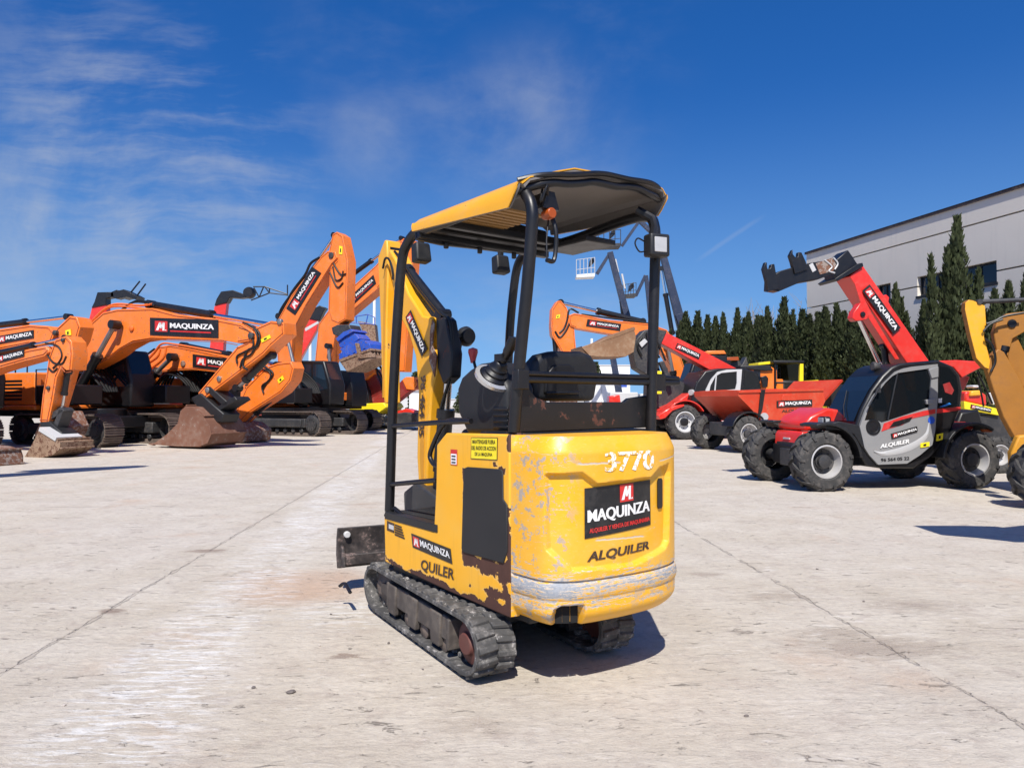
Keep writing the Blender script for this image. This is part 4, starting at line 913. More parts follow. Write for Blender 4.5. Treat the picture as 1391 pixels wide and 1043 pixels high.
D.ram((-20, 444), (93, 430.5), 0, .085, .5, 'arm_cylinder'); D.sticker((90, 457), (97, 455), (89, 449), .21, parent=a); D.pin([(75, 452)], .26, .07)
D.slab('bucket', [(60, 560), (74, 558), (84, 580), (74, 600), (50, 606), (46, 590)], .4, .4, RUST, .04)
house(D, r_, -9.5, -5.0, 1.0, 2.1); undercarriage(r_, -9.0, -5.4)
# the big one across the front of the row
f = Fr(ground(140, 608.5), -25, -1.35); r_ = f.root('excavator', 'big orange excavator with long level boom and heaped rusty bucket resting on the ground', 'excavator', 'orange excavators parked in a row'); D = Digger(f, r_, -1)
b = D.box_arm('boom', [(84, 512), (86, 488), (99, 463), (127, 436), (140, 424.5), (159, 420), (207, 418.5), (240, 427), (288, 432), (328, 440), (342, 449), (345, 457), (339, 463), (323, 466), (301, 462), (205, 459), (180, 463), (162, 473), (148, 484), (126, 496), (100, 508), (90, 516)], .29, ORANGE, bevel=.03)
D.sign((204, 455), (297, 459.3), (204, 431.5), .295, 'wide', b)
D.pin([(341, 456)], .3, .09); D.pin([(156, 441)], .33, .12, DGREY); D.pin([(179, 446)], .3, .09, HOSEO)
for o in (.5, -.5): ram(r_, f.p3(104, 534, -o), f.p3(156, 441, -o), .13, .55, 'boom_cylinder', STEEL)
ram(r_, f.p3(205, 416, 0) + V((0, 0, .05)), f.p3(373, 442, 0), .11, .52, 'arm_cylinder')
D.hoses([((100, 468), (128, 434), (142, 421), (160, 416), (208, 421), (245, 430), (300, 436), (330, 440)), ((104, 462), (130, 431), (145, 418), (160, 413), (190, 415), (207, 413))], .2, .035, HOSEO, b, 'hydraulic_pipe', 4)
D.hoses([((170, 430), (174, 440), (180, 442), (178, 448)), ((166, 420), (180, 411), (196, 411), (206, 414)), ((168, 420), (184, 409), (200, 410), (210, 415))], .2, .03, None, b)
a = D.box_arm('dipper_arm', [(343, 447), (368, 436), (385, 438), (386, 454), (368, 470), (358, 481), (276, 543), (269, 534), (322, 471), (337, 464)], .24, ORANGE, bevel=.03)
D.sticker((356, 465.5), (368, 459), (354.5, 461), .25, parent=a); D.pin([(380, 437), (298, 514.5), (282, 530)], .25, .08, STEEL)
ram(a, f.p3(368, 482, 0), f.p3(323, 527, 0), .1, .75, 'bucket_cylinder', STEEL)
D.hoses([((330, 438), (345, 446), (350, 462), (342, 480), (330, 488), (326, 500)), ((335, 440), (352, 452), (350, 470), (336, 476), (330, 496), (336, 502)), ((325, 445), (340, 452), (344, 470), (332, 478), (322, 484), (322, 494))], .27, .028, None, a)
mb = MB()
for q in (((279, 525), (285, 525), (309, 546), (308, 551), (302, 551), (280, 531)), ((286, 558), (318, 538), (322, 543), (290, 563)), ((266, 540), (276, 536), (292, 556), (285, 566), (272, 556))): D.slab('', q, .26, .26, None, mb=mb)
mb.build('bucket_linkage', CHAR, a, .02)
D.slab('quick_hitch', [(259, 540), (272, 534), (292, 552), (304, 562), (300, 574), (286, 574), (268, 556)], .3, .3, CHAR, .03, a)
D.bucket([(207, 603.5), (226, 590), (241, 575), (245, 558), (252, 551.5), (263, 553), (276, 566), (284, 577), (287, 590), (282, 602), (270, 607), (240, 606.5)], .62, paint('rusty_bucket', (.16, .07, .042), .75, .4, .1, (.28, .25, .22), dust=.5, dustcol=(.30, .24, .20), sc_=.5, bmp=.4), (0, 11))
x1 = f.pl(92, 545, -1.3)[0]; house(D, r_, x1 - 4.7, x1 + .2, 1.02, 2.15)
xa = f.pl(128, 590, -1.35)[0]; undercarriage(r_, xa - 3.4, xa)
# second in the row
f = Fr(ground(206, 601), -25, -1.35); r_ = f.root('excavator', 'orange excavator behind the heaped rusty bucket, its arched boom half hidden by the nearer arm', 'excavator', 'orange excavators parked in a row'); D = Digger(f, r_, -1)
b = D.box_arm('boom', [(175, 513), (178, 500), (199, 485), (215, 471), (230, 468.5), (245, 471), (261, 474), (299, 482), (340, 491), (352, 500), (350, 509), (330, 511), (299, 506), (261, 502), (234, 503.6), (215, 506), (196, 515), (180, 521)], .29, ORANGE, bevel=.03)
D.sign((262, 498.5), (332, 508), (262, 481), .295, 'wide', b)
for o in (.5, -.5): ram(r_, f.p3(184, 534, -o), f.p3(234, 485, -o), .13, .6, 'boom_cylinder', STEEL)
D.pin([(234, 485)], .45, .12); D.pin([(249, 494)], .3, .1, RUST); D.hoses([((185, 505), (200, 494), (214, 484), (218, 474)), ((186, 510), (205, 500), (222, 486), (226, 472)), ((183, 500), (198, 490), (210, 478), (220, 467), (240, 468), (300, 479))], .3, .035, HOSEO, b, 'hydraulic_pipe', 4)
D.hoses([((160, 478), (175, 487), (190, 486), (205, 478)), ((158, 486), (178, 494), (192, 493), (206, 486)), ((163, 470), (180, 482), (196, 483), (210, 474))], .2, .035, None, b)
ram(r_, f.p3(250, 470, 0), f.p3(378, 496, 0), .11, .5, 'arm_cylinder')
a = D.box_arm('dipper_arm', [(377, 493), (395, 491), (399, 500), (395, 517), (382, 533), (340, 560), (318, 582), (311, 574), (323, 553), (334, 526), (355, 505), (366, 497)], .24, ORANGE, bevel=.03)
D.sticker((379, 521), (386, 515), (377, 516), .25, parent=a); D.hoses([((350, 500), (366, 505), (366, 516), (356, 524), (358, 534)), ((344, 496), (362, 500), (371, 508), (362, 520), (356, 530))], .27, .028, None, a)
ram(a, f.p3(392, 520, 0), f.p3(330, 577, 0), .1, .7, 'bucket_cylinder')
D.slab('bucket', [(306, 572), (320, 574), (332, 584), (330, 600), (312, 606), (296, 604), (296, 588)], .6, .6, RUST, .06)
x1 = f.pl(222, 548, -1.3)[0]; house(D, r_, x1 - 4.6, x1 + .1, 1.05, 2.1, cabx=(x1 - 1.2, x1 + .6))
xa = f.pl(188, 583, -1.35)[0]; undercarriage(r_, xa - 3.4, xa)
# third: boom raised high, blue sorting grab
f = Fr(ground(390, 592), -28, -1.3); r_ = f.root('excavator', 'orange excavator with the steeply raised boom and blue sorting grab on its hanging arm', 'excavator', 'orange excavators parked in a row'); D = Digger(f, r_, -1)
b = D.box_arm('boom', [(377, 545), (378, 500), (376, 470), (374, 448), (377, 435), (396, 401), (436, 349), (445, 341), (455, 342), (458, 350), (450, 358), (415, 414), (398, 447), (395, 484), (394, 545)], .3, ORANGE, bevel=.03)
D.sign((401, 428), (436.5, 371), (389, 419), .31, 'wide', b); D.pin([(450, 347)], .31, .12)
for o in (.5, -.5): ram(r_, f.p3(412, 548, -o), f.p3(388, 450, -o), .12, .55, 'boom_cylinder', STEEL)
ram(r_, f.p3(386, 436, 0) + V((-.25, 0, .2)), f.p3(455, 320, 0), .11, .5, 'arm_cylinder')
D.hoses([((380, 430), (396, 398), (414, 374), (422, 358), (434, 350)), ((376, 440), (382, 420), (400, 394), (410, 380))], .2, .05, None, b)
a = D.box_arm('dipper_arm', [(446, 345), (452, 318), (457.5, 315), (465, 320), (472.5, 354), (471, 400), (470, 434), (460, 440), (450, 436), (446, 422), (448, 365)], .24, ORANGE, bevel=.03)
D.sticker((460.5, 345), (465, 346), (461, 334), .25, parent=a); ram(a, f.p3(471, 360, 0), f.p3(470, 436, 0), .09, .7, 'grab_cylinder')
D.hoses([((452, 362), (456, 380), (464, 378), (466, 368)), ((448, 370), (458, 390), (466, 384)), ((450, 352), (462, 372), (470, 372))], .27, .03, None, a)
D.slab('quick_hitch', [(450, 445), (458, 441), (474, 441), (477, 448), (476, 455), (464, 459), (452, 454)], .32, .32, DGREY, .03, a)
g_ = D.slab('sorting_grab', [(459, 463), (468, 455), (477, 450), (484, 455), (488, 460), (480, 466), (470, 471), (462, 472)], .34, .34, BLUEP, .01)
D.slab('rotator', [(456, 460), (466, 451), (477, 447), (480, 450), (468, 457), (459, 464)], .42, .42, BLUEP, .01, g_); D.slab('grab_plate', [(461, 474), (490, 461), (502, 467), (504, 474), (490, 480), (470, 489), (461, 490), (460, 481), (466, 478)], .5, .5, BLUEP, .012, g_)
for k in range(5): D.slab('rib', [(465 + k * 7, 486 - k * 3), (464 + k * 7, 474 - k * 3), (466 + k * 7, 473 - k * 3), (468 + k * 7, 485 - k * 3)], .53, .03, BLUEP, .004, g_)
mb = MB()
for k in range(7):
    y = -.55 + k * .18; A = f.pols([(461, 489), (503, 474), (508, 485), (471, 503)], -.5); mb.prism(A, y, y + .07)
D.slab('', [(461, 488), (503, 473), (504, 476), (462, 492)], .58, .58, None, mb=mb); D.slab('', [(469, 501), (507, 483), (509, 486), (471, 505)], .58, .58, None, mb=mb)
D.slab('', [(482, 466), (486, 466), (490, 482), (508, 480), (509, 485), (486, 487)], .62, .05, None, mb=mb)
mb.build('grab_jaw', RUSTTAN, g_, .01)
x1 = f.pl(392, 550, -1.3)[0]; house(D, r_, x1 - 3.6, x1 + .3, 1.05, 2.1); xa = f.pl(424, 576, -1.3)[0]; undercarriage(r_, xa - 3.7, xa)
# fourth: cab and engine cover in view, boom behind the yellow dipper
f = Fr(ground(452, 587), -28, -1.3); r_ = f.root('excavator', 'orange excavator with visible dark cab and engine cover, boom leaning right behind the yellow dipper', 'excavator', 'orange excavators parked in a row'); D = Digger(f, r_, -1)
b = D.box_arm('boom', [(434, 545), (431, 505), (428, 490), (433, 440), (446, 422), (473, 395), (510, 361), (538, 328), (547, 327), (551, 340), (547, 350), (513, 392), (470, 428), (456, 448), (452, 475), (445, 505), (446, 545)], .3, ORANGE, bevel=.03)
D.sign((475, 418.5), (511, 385), (471.5, 407), .31, 'wide', b)
D.box_arm('dipper_arm', [(541, 330), (548, 324), (560, 326), (562, 345), (556, 420), (550, 505), (541, 505), (543, 400)], .24, ORANGE, bevel=.03)
ram(r_, f.p3(470, 392, 0) + V((-.2, 0, .3)), f.p3(546, 324, 0), .1, .5, 'arm_cylinder')
for o in (.5, -.5): ram(r_, f.p3(452, 545, -o), f.p3(446, 470, -o), .12, .6, 'boom_cylinder', STEEL)
e_ = D.slab('engine_housing', [(345, 545), (345, 505), (391, 514), (404, 522), (410, 533), (411, 545)], 1.3, 1.2, ORANGE, .05)
D.slab('louvre', [(381, 541), (383, 533), (397, 533), (401, 541)], 1.31, .02, DGREY, 0, e_); D.slab('body_stripe', [(378, 549), (378, 546), (400, 546), (400, 549)], 1.32, .02, LGREY, 0, e_)
mb = MB(); D.slab('', [(340, 556), (340, 546), (440, 546), (440, 556)], 1.25, 1.25, None, mb=mb); mb.build('deck_frame', BLACK, r_, .03)
c_ = D.slab('cab', [(398, 491), (422, 491), (430, 506), (437, 521), (439, 554), (413, 554), (411, 530), (402, 518)], 1.32, .55, BLACK, .04)
D.slab('window', [(401, 495), (410, 496), (416, 508), (416, 514), (404, 514)], 1.33, .02, GLASSB, 0, c_); D.slab('window', [(413, 495), (421, 496), (424, 508), (423, 528), (417, 528), (416, 505)], 1.33, .02, GLASSB, 0, c_)
D.slab('tool_box', [(441, 545), (441, 534), (458, 533), (458, 544)], 1.2, .4, ORANGE, .03)
D.slab('cab', [(457, 552), (456, 510), (462, 503), (474, 504), (479, 530), (478, 552)], .6, .5, BLACK, .04)
xa = f.pl(454, 572, -1.3)[0]; undercarriage(r_, xa - 3.7, xa)
# low yellow and maroon machine at the end of the row
f = Fr(ground(487, 583), -20, -.9); r_ = f.root('excavator', 'smaller excavator at the row\'s far end with maroon boom and bright yellow deck', 'excavator'); D = Digger(f, r_, -1)
D.slab('boom', [(494, 512), (502, 507), (510, 509), (518, 526), (529, 548), (524, 552), (506, 549), (498, 530)], .3, .3, MAROON, .03)
D.slab('dipper_arm', [(520, 549), (545, 517), (549, 513), (563, 512), (567, 518), (566, 527), (556, 532), (536, 548), (527, 556)], .22, .22, MAROON, .03)
D.slab('arm_head', [(546, 516), (551, 512), (564, 512), (566, 522), (562, 530), (552, 529)], .26, .26, ORANGE, .03)
D.slab('deck', [(474, 556), (475, 551), (500, 548), (521, 547), (525, 553), (513, 562), (480, 559)], .9, .85, STICKY, .03)
D.slab('engine_housing', [(476, 515), (490, 501), (508, 501), (509, 506), (497, 516), (478, 518)], .5, .5, ORANGE, .04)
D.slab('cab', [(477, 548), (476, 516), (492, 514), (499, 530), (502, 548)], .6, .55, BLACK, .04)
D.hoses([((494, 495), (508, 500), (518, 520), (521, 540)), ((490, 494), (506, 496), (521, 515), (524, 538)), ((490, 492), (510, 492), (524, 512), (527, 536))], .3, .05)
D.slab('blade', [(526, 575), (528, 563), (548, 560), (566, 562), (566, 574), (548, 576)], .8, .8, DGREY, .03); D.slab('blade_arm', [(540, 566), (540, 558), (552, 555), (562, 558), (562, 566)], .3, .3, RED, .02)
xa = f.pl(484, 572, -.9)[0]
for sy in (1, -1): steel_track(r_, xa - 2.4, xa + .9, .36, .4, sy * .65, sy * 1.1, 40, LGREY)
mb = MB(); mb.bb(xa - 1.7, xa + .3, -.9, .9, .45, .9); mb.build('chassis', BLACK, r_, .03)
# ------------------------------------------------------------------ raised telehandler booms behind the row
def rear_telehandler(px, d, label, red, black, extra, heading=180, white=None):
    f = Fr(V(((px - CX) / F * d, d, 0)), heading, 0); r_ = f.root('telehandler', label, 'telehandler', 'telehandlers behind the excavator row'); D = Digger(f, r_, 1)
    b = D.slab('boom', red, .2, .2, RED, .02)
    for q in black: D.slab('boom_head', q, .26, .26, BLACK, .03, b)
    extra(D, f, b)
    x = f.pl(px, 560, 0)[0]; mb = MB(); mb.bb(x - 2.4, x + 2.4, -.9, .9, .55, 1.35); mb.build('chassis', RED, r_, .05)
    mb = MB(); mb.prism([(x - .3, 1.3), (x + 1.5, 1.3), (x + 1.2, 2.3), (x - .2, 2.4)], .2, .95); mb.build('cab', GLASS, r_, .05)
    for wx in (-1.5, 1.5):
        for wy in (-.85, .85): wheel(r_, (x + wx, wy, .55), .55, .4, .32, 1 if wy > 0 else -1, 14)
    return r_
def forks(D, f, b):
    mb = MB()
    for (a, c_) in (((174, 402), (190, 382)), ((183, 406), (198, 385.5))):
        A, B = f.p3(*a, .3 if a[0] < 180 else -.3), f.p3(*c_, .3 if a[0] < 180 else -.3); mb.tube([A, B], .05, 4)
    D.slab('', [(160, 395), (168, 393), (178, 398), (186, 402), (184, 407), (172, 403), (164, 405)], .45, .45, None, mb=mb); mb.build('forks', BLACK, b, .01)
rear_telehandler(128, 40, 'telehandler boom with black fork head, raised behind the big level boom', [(112, 470), (125, 417), (144, 413), (145, 420), (132, 470)], [[(124, 418), (128, 410), (132, 397), (154, 396.5), (155, 403), (144, 405), (144, 414)], [(150, 397), (158, 393.5), (166, 397), (168, 403), (158, 406), (150, 403)]], forks)
def jib(D, f, b):
    mb = MB(); L = [((344, 389.5), (360, 389.5)), ((360, 389.5), (391, 400)), ((341, 408), (366, 398)), ((366, 398), (391, 401)), ((345, 391), (352, 404)), ((358, 390), (352, 404)), ((366, 392), (366, 398)), ((390.5, 402), (390.5, 387)), ((360, 390), (366, 398))]
    for o in (.35, -.35):
        for p, q in L: mb.tube([f.p3(*p, o), f.p3(*q, o)], .035, 6)
    mb.build('lattice_jib', BLACK, b)
    mb = MB(); mb.lathe([(.001, -.3), (.25, -.3), (.32, -.1), (.32, .1), (.25, .3), (.001, .3)], f.p3(339, 398, 0), (0, 1, 0), 18); mb.build('winch', BLACK, b)
rear_telehandler(300, 40, 'telehandler boom carrying a black lattice jib, raised behind the big excavator', [(284, 480), (291, 416), (308, 409), (306, 427), (303, 480)], [[(291, 415), (294, 406), (300, 396), (316, 394), (330, 399), (341, 395), (341, 403), (326, 405), (312, 404), (308, 411)]], jib)
def nothing(D, f, b):
    mb = MB(); P = f.pols([(414, 446), (432, 436), (433, 439), (415, 450)], .215); mb.prism(P, .2, .212); mb.build('boom_band', LGREY, b)
    D.sticker((402, 478), (405, 479), (409, 462), .21, STICKW, b)
rear_telehandler(408, 42, 'telehandler boom with plain black tip leaning right beside the orange raised boom', [(380, 525), (395, 488), (414, 446), (417, 431), (433, 434), (430, 448), (409, 486), (398, 525)], [[(416, 432), (424, 420), (434, 415), (443, 418), (439, 424), (434, 436)]], nothing)
# red platform with mesh rails behind the second excavator
f = Fr(V(((262 - CX) / F * 33, 33, 0)), 180); r_ = f.root('work_platform', 'red work platform with pale mesh rails under the arched orange boom', 'work platform'); D = Digger(f, r_, 1)
D.slab('deck', [(234, 545), (234, 532), (292, 532), (292, 545)], .8, .8, RED, .03); D.slab('mast', [(272, 545), (274, 508), (286, 506), (290, 545)], .3, .3, RED, .03)
mb = MB()
for o in (.75, -.75):
    for z_ in (503, 511, 519, 527): mb.tube([f.p3(238, z_, o), f.p3(272, z_, o)], .018, 5)
    for x_ in range(238, 273, 5): mb.tube([f.p3(x_, 503, o), f.p3(x_, 532, o)], .018, 5)
mb.build('guard_rail', LGREY, r_)
for wx in (240, 286):
    x = f.pl(wx, 560, 0)[0]
    for wy in (-.7, .7): wheel(r_, (x, wy, .4), .4, .3, .24, 1 if wy > 0 else -1, 12)
mb = MB(); x0, x1 = f.pl(236, 550)[0], f.pl(290, 550)[0]; mb.bb(min(x0, x1), max(x0, x1), -.6, .6, .35, 1.0); mb.build('chassis', DGREY, r_, .03)
# light blue basket of a lift and a brown plate bucket behind the blue grab
f = Fr(V(((490 - CX) / F * 40, 40, 0)), 180); r_ = f.root('boom_lift', 'boom lift whose blue basket rails show above the blue grab', 'boom lift'); D = Digger(f, r_, 1); mb = MB()
for o in (.4, -.4):
    for a, c_ in (((470, 432), (500, 427)), ((470, 438), (503, 440)), ((500, 427), (509, 431)), ((509, 431), (509, 441)), ((503, 440), (509, 441)), ((500, 427), (497, 440)), ((470, 432), (470, 438)), ((484, 430), (484, 439))): mb.tube([f.p3(*a, o), f.p3(*c_, o)], .03, 6)
mb.build('basket', BLUEP, r_); D.slab('panel', [(486, 436), (509, 440), (512, 472), (505, 478)], .4, .4, RUSTTAN, .02)
D.slab('boom', [(500, 478), (508, 474), (518, 560), (508, 560)], .15, .15, DGREY, .02)
x = f.pl(512, 560)[0]; mb = MB(); mb.bb(x - 1.2, x + 1.2, -.9, .9, .4, 1.1); mb.build('chassis', DGREY, r_, .05)
for wx in (-.8, .8):
    for wy in (-.8, .8): wheel(r_, (x + wx, wy, .42), .42, .32, .25, 1 if wy > 0 else -1, 12)
# white poles
for px, y0, lab in ((421, 455, 'thin white pole left of the raised orange boom\'s hanging arm'), (508, 395, 'tall thin white pole between the blue grab and yellow dipper'), (804, 460, 'short thin white pole behind the rusty loader bucket')):
    d_ = 60; f = Fr(V(((px - CX) / F * d_, d_, 0)), 180); z1 = f.pl(px, y0)[1]; mb = MB(); mb.cyl((0, 0, 0), (0, 0, z1), .17, 10, 0, .11); mb.bb(-.3, .3, -.3, .3, 0, .06); o = mb.build('pole', WHITE); o.location = f.o; tag(o, lab, 'pole')

# loose bucket at the frame edge, and the raised digger out of frame that throws the long shadow
f = Fr(ground(4, 635), -22, -.4); r_ = f.root('digging_bucket', 'dark rusty bucket lying loose at the left edge, nearest to the camera of the buckets', 'bucket'); D = Digger(f, r_, -1)
D.bucket([(-64, 634), (-60, 618), (-44, 606), (-26, 608), (-12, 613), (-9, 622), (-9, 633), (-30, 637)], .3, RUST)
f = Fr(V((-13.6, 10.2, 0)), 2); r_ = f.root('excavator', 'orange digger outside the frame, known by the long pointed shadow of its raised boom', 'excavator')
mb = MB(); mb.prism([(.3, 1.0), (.8, 1.3), (3.9, 2.0), (4.7, 2.5), (6.15, 5.05), (6.0, 5.15), (4.3, 2.9), (3.4, 2.4), (.6, 1.9)], -.2, .2); mb.build('boom', ORANGE, r_, .02)
mb = MB(); mb.prism([(6.2, 5.1), (5.9, 5.25), (4.6, 4.3), (4.4, 3.9), (4.7, 3.9)], -.15, .15); mb.build('dipper_arm', ORANGE, r_, .02)
house(Digger(f, r_, -1), r_, -4.0, .8, 1.0, 2.1); undercarriage(r_, -3.2, .2)
# ------------------------------------------------------------------ right side: the near red telehandler
f = Fr(ground(1118, 667), 189, .78); r_ = f.root('telehandler', 'red and grey telehandler with closed dark cab, black fork head and raised red boom', 'telehandler'); D = Digger(f, r_, 1)
cF = f.pl(1118, 628, .78); cB = f.pl(1318, 627, .78)
WR = .435
for cx_ in (cF[0], cB[0]):
    for sy in (1, -1): wheel(r_, (cx_, sy * .72, WR - .01), WR, .34, .235, sy, 13, lugh=.035, dark=True)
def ringslab(pts, hole, y0, y1, name, mat, parent):
    """a plate with an opening"""
    A, B = f.pols(pts, y1), f.pols(hole, y1); i = min(range(len(A)), key=lambda k: (V(A[k]) - V(B[0])).length)
    area = lambda P: sum(a[0] * b[1] - b[0] * a[1] for a, b in zip(P, P[1:] + P[:1]))
    if area(A) * area(B) > 0: B = [B[0]] + B[:0:-1]
    P = A[:i + 1] + B + [B[0]] + [A[i]] + A[i + 1:]
    n = len(P); mb = MB(); vs = [(x, y, z) for y in (y0, y1) for x, z in P]
    sides = [(k, k + n, (k + 1) % n + n, (k + 1) % n) for k in range(n) if k not in (i, i + len(B) + 1)]
    mb.add(vs, [tuple(range(n)), tuple(range(2 * n - 1, n - 1, -1))] + sides); return mb.build(name, mat, parent)
# chassis
mb = MB(); mb.bb(cB[0] - .35, cF[0] + .12, -.42, .42, .32, .62); mb.prism(f.pols([(1160, 606), (1176, 633), (1196, 636), (1240, 636), (1262, 622), (1282, 600), (1276, 580), (1180, 580)], .78), .40, .80); mb.build('chassis', BLACK, r_, .02)
for cx_ in (cF[0], cB[0]):
    mb = MB(); mb.cyl((cx_, -.72, WR), (cx_, .72, WR), .085, 12); mb.box((cx_, 0, WR), (.3, .3, .26)); mb.build('axle', DGREY, r_, .01)
# cab shell: dark body with lighter glass panes
CAB = [(1165, 602), (1163, 577), (1171, 555), (1184, 530), (1199, 510), (1211, 498.5), (1222, 493.5), (1275, 489), (1294, 497), (1304, 509), (1308, 530), (1305, 557), (1290, 590), (1262, 622), (1240, 632), (1196, 632), (1174, 612)]
c_ = D.slab('cab', CAB, .80, .42, BLACK, .03)
f2 = f
DOOR = [(1168, 579), (1172, 568), (1176.5, 556), (1186, 539), (1199.5, 522), (1217, 505), (1228, 500.5), (1240, 498), (1274, 494.5), (1274, 540), (1270.5, 585), (1266.5, 604), (1250, 618), (1232, 629.5), (1193, 631), (1181, 618), (1174.5, 608)]
HOLE = [(1174.5, 571), (1181, 551), (1191, 535), (1203, 519.5), (1212, 511), (1220, 506.5), (1262, 500.5), (1265, 516), (1262.5, 553), (1205, 572), (1198, 574), (1190, 570)]
dr = ringslab(DOOR, HOLE, .80, .835, 'door', GREY, r_)
D.slab('pane', HOLE, .815, .005, GLASS, 0, dr)
mb = MB(); 
for p, q in (((1219, 507), (1206, 570)),): mb.tube([f.p3(*p, .825), f.p3(*q, .825)], .012, 6)
mb.build('door_bar', BLACK, dr)
D.slab('stripe', [(1197.5, 586), (1201, 575), (1225, 566), (1255, 558), (1271, 555.5), (1270.5, 561.5), (1240, 568), (1226, 577), (1208, 582)], .841, .004, SRED, 0, dr)
D.slab('black_stripe', [(1208, 581), (1214, 573), (1240, 566), (1236, 572), (1222, 578)], .8435, .002, SBLACK, 0, dr)  # black shape laid over the red door stripe
D.slab('stripe', [(1272, 555.5), (1305, 552.5), (1305, 557), (1271.5, 561.5)], .806, .004, SRED, 0, c_)
mb = MB(); a = f.p3(1186, 580, .835); mb.lathe([(.115, -.01), (.115, .012), (.088, .012), (.08, .002), (.001, .002)], a, (0, 1, 0), 28); mb.build('speaker_hole', BLACK, dr)
sw = bez([f.p3(*p, .838) for p in ((1262, 574), (1259, 590), (1246, 602), (1226, 611), (1200, 616), (1187, 613))], 5); mb = MB(); n = len(sw)
vs = []
for k, p in enumerate(sw):
    d_ = (sw[min(k + 1, n - 1)] - sw[max(k - 1, 0)]).normalized(); q = V((-d_.z, 0, d_.x)); w_ = .045 * math.sin(math.pi * (k + .6) / (n + .2)) + .004; vs += [p + q * w_ + V((0, .0, 0)), p + V((0, .012, 0)), p - q * w_]
mb.add(vs, [(3 * k + j, 3 * k + j + 1, 3 * k + j + 4, 3 * k + j + 3) for k in range(n - 1) for j in (0, 1)]); mb.build('door_moulding', paint('painted_door_highlight', (.42, .42, .42), .3, .05), dr)  # door ridge in a paler grey, its highlight arc painted in
D.sign((1211, 596), (1246, 586), (1210, 589), .839, 'plain', dr)
def let(txt, bl, br, tl, off, mat, parent, shear=0):
    A, B, C_ = (f.p3(*p, off) for p in (bl, br, tl)); mb = MB(); decal(mb, quadpt(A, B - A, C_ - A), txt, 0, 1, 0, 1, .002, 0, .03, shear); return mb.build('lettering', mat, parent)
let('ALQUILER', (1195.6, 610), (1235, 602.5), (1195.6, 603.5), .846, SWHITE, dr, .15); let('96 564 05 22', (1196.6, 627), (1235, 624.5), (1196.6, 622.5), .838, SBLACK, dr)
D.sticker((1250, 608), (1262, 606), (1250, 602), .838, parent=dr); D.sticker((1271.5, 599), (1280, 597), (1272, 590), .803, parent=c_)
mb = MB(); mb.lathe([(.001, .004), (.055, .004)], f.p3(1265, 570.5, .838), (0, 1, 0), 20); mb.build('sticker', flat('blue_sticker', (.02, .09, .5), .4), dr)
D.slab('door_hinge', [(1262, 502), (1275, 498), (1275, 512), (1266, 514)], .855, .02, GREY, .006, dr); D.slab('door_hinge', [(1258, 543), (1270, 541), (1270, 549), (1259, 549)], .855, .02, GREY, .006, dr)
D.slab('rear_window', [(1278, 497), (1290, 500), (1299, 511), (1302, 530), (1300, 551), (1274, 553)], .806, .005, GLASS, 0, c_)
D.slab('seat', [(1281, 522), (1290, 519), (1296, 530), (1293, 536), (1284, 533)], .811, .004, paint('dull_red_seat', (.30, .02, .02), .5), .0, c_)  # flat dull red seat shape set on the rear window
D.slab('sticker', [(1275, 541), (1279.5, 541), (1279.5, 547), (1275, 547)], .814, .004, STICKW, 0, c_); D.slab('blue_cloth', [(1276, 553), (1290, 547), (1292, 549), (1284, 552)], .815, .004, flat('blue_plastic', (.03, .25, .7), .4), 0, c_)
# windscreen on the sloping nose of the cab
W_ = [f.pl(px, py, .80) for px, py in ((1164, 572), (1171, 555), (1184, 530), (1199, 510))]
mb = MB()
for (xa, za), (xb, zb_) in zip(W_, W_[1:]):
    e = .012; mb.add([(xa + e, .74, za), (xa + e, .02, za), (xb + e, .02, zb_), (xb + e, .74, zb_)], [(0, 1, 2, 3)])
mb.build('windscreen', GLASSB, c_)
mb = MB(); mb.tube([(W_[0][0] + .03, .55, W_[0][1] + .04), (W_[1][0] + .03, .4, W_[1][1] + .02), (W_[2][0] + .03, .25, W_[2][1])], .01, 6); mb.build('wiper', BLACK, c_)
mb = MB()
for y in (.25, .5): a = f.pl(1204, 500, y + .2); mb.lathe([(.001, -.05), (.06, -.05), (.07, .03), (.055, .05), (.001, .05)], (a[0] + .04, y, a[1] + .035), (1, 0, 0), 16)
mb.build('roof_lamp', DGREY, c_, .004)
mb = MB(); a = f.p3(1193, 530, .86); mb.tube(bez([f.p3(1196, 524, .82), f.p3(1192, 530, .90), f.p3(1180, 552, .90)], 4), .011, 6); mb.box(a, (.05, .05, .07)); mb.build('grab_rail', DGREY, c_)
# nose and bumper
hd = D.slab('bonnet', [(1094, 585), (1093, 575), (1101, 565.5), (1124, 554), (1150, 558), (1150, 585)], .26, .40, RED, .035)
D.slab('bonnet_grille', [(1093.6, 572.5), (1099.6, 565.3), (1100.6, 566.3), (1095, 573)], .06, .17, SBLACK, .0, hd)
bp = D.slab('front_bumper', [(1087, 592), (1090, 586.5), (1102, 586), (1104, 612), (1094, 622), (1086, 619)], .30, .37, RED, .02)
bx_ = f.pl(1086.5, 606, .3); mb = MB(); mb.bb(bx_[0] - .02, bx_[0] + .006, -.36, .22, .535, .655); mb.build('bumper_grille', DGREY, bp, .004); mb = MB(); mb.bb(bx_[0] - .02, bx_[0] + .012, -.16, .02, .70, .725); mb.build('badge', LGREY, bp)
mb = MB(); a = f.p3(1120, 571, .50); mb.box(a, (.12, .18, .12)); hl = mb.build('headlight', BLACK, r_, .03); mb = MB(); mb.box(a + V((.062, .0, 0)), (.01, .13, .08)); mb.box(a + V((.01, .093, 0)), (.06, .01, .06)); mb.build('lens', LENS, hl, .003)
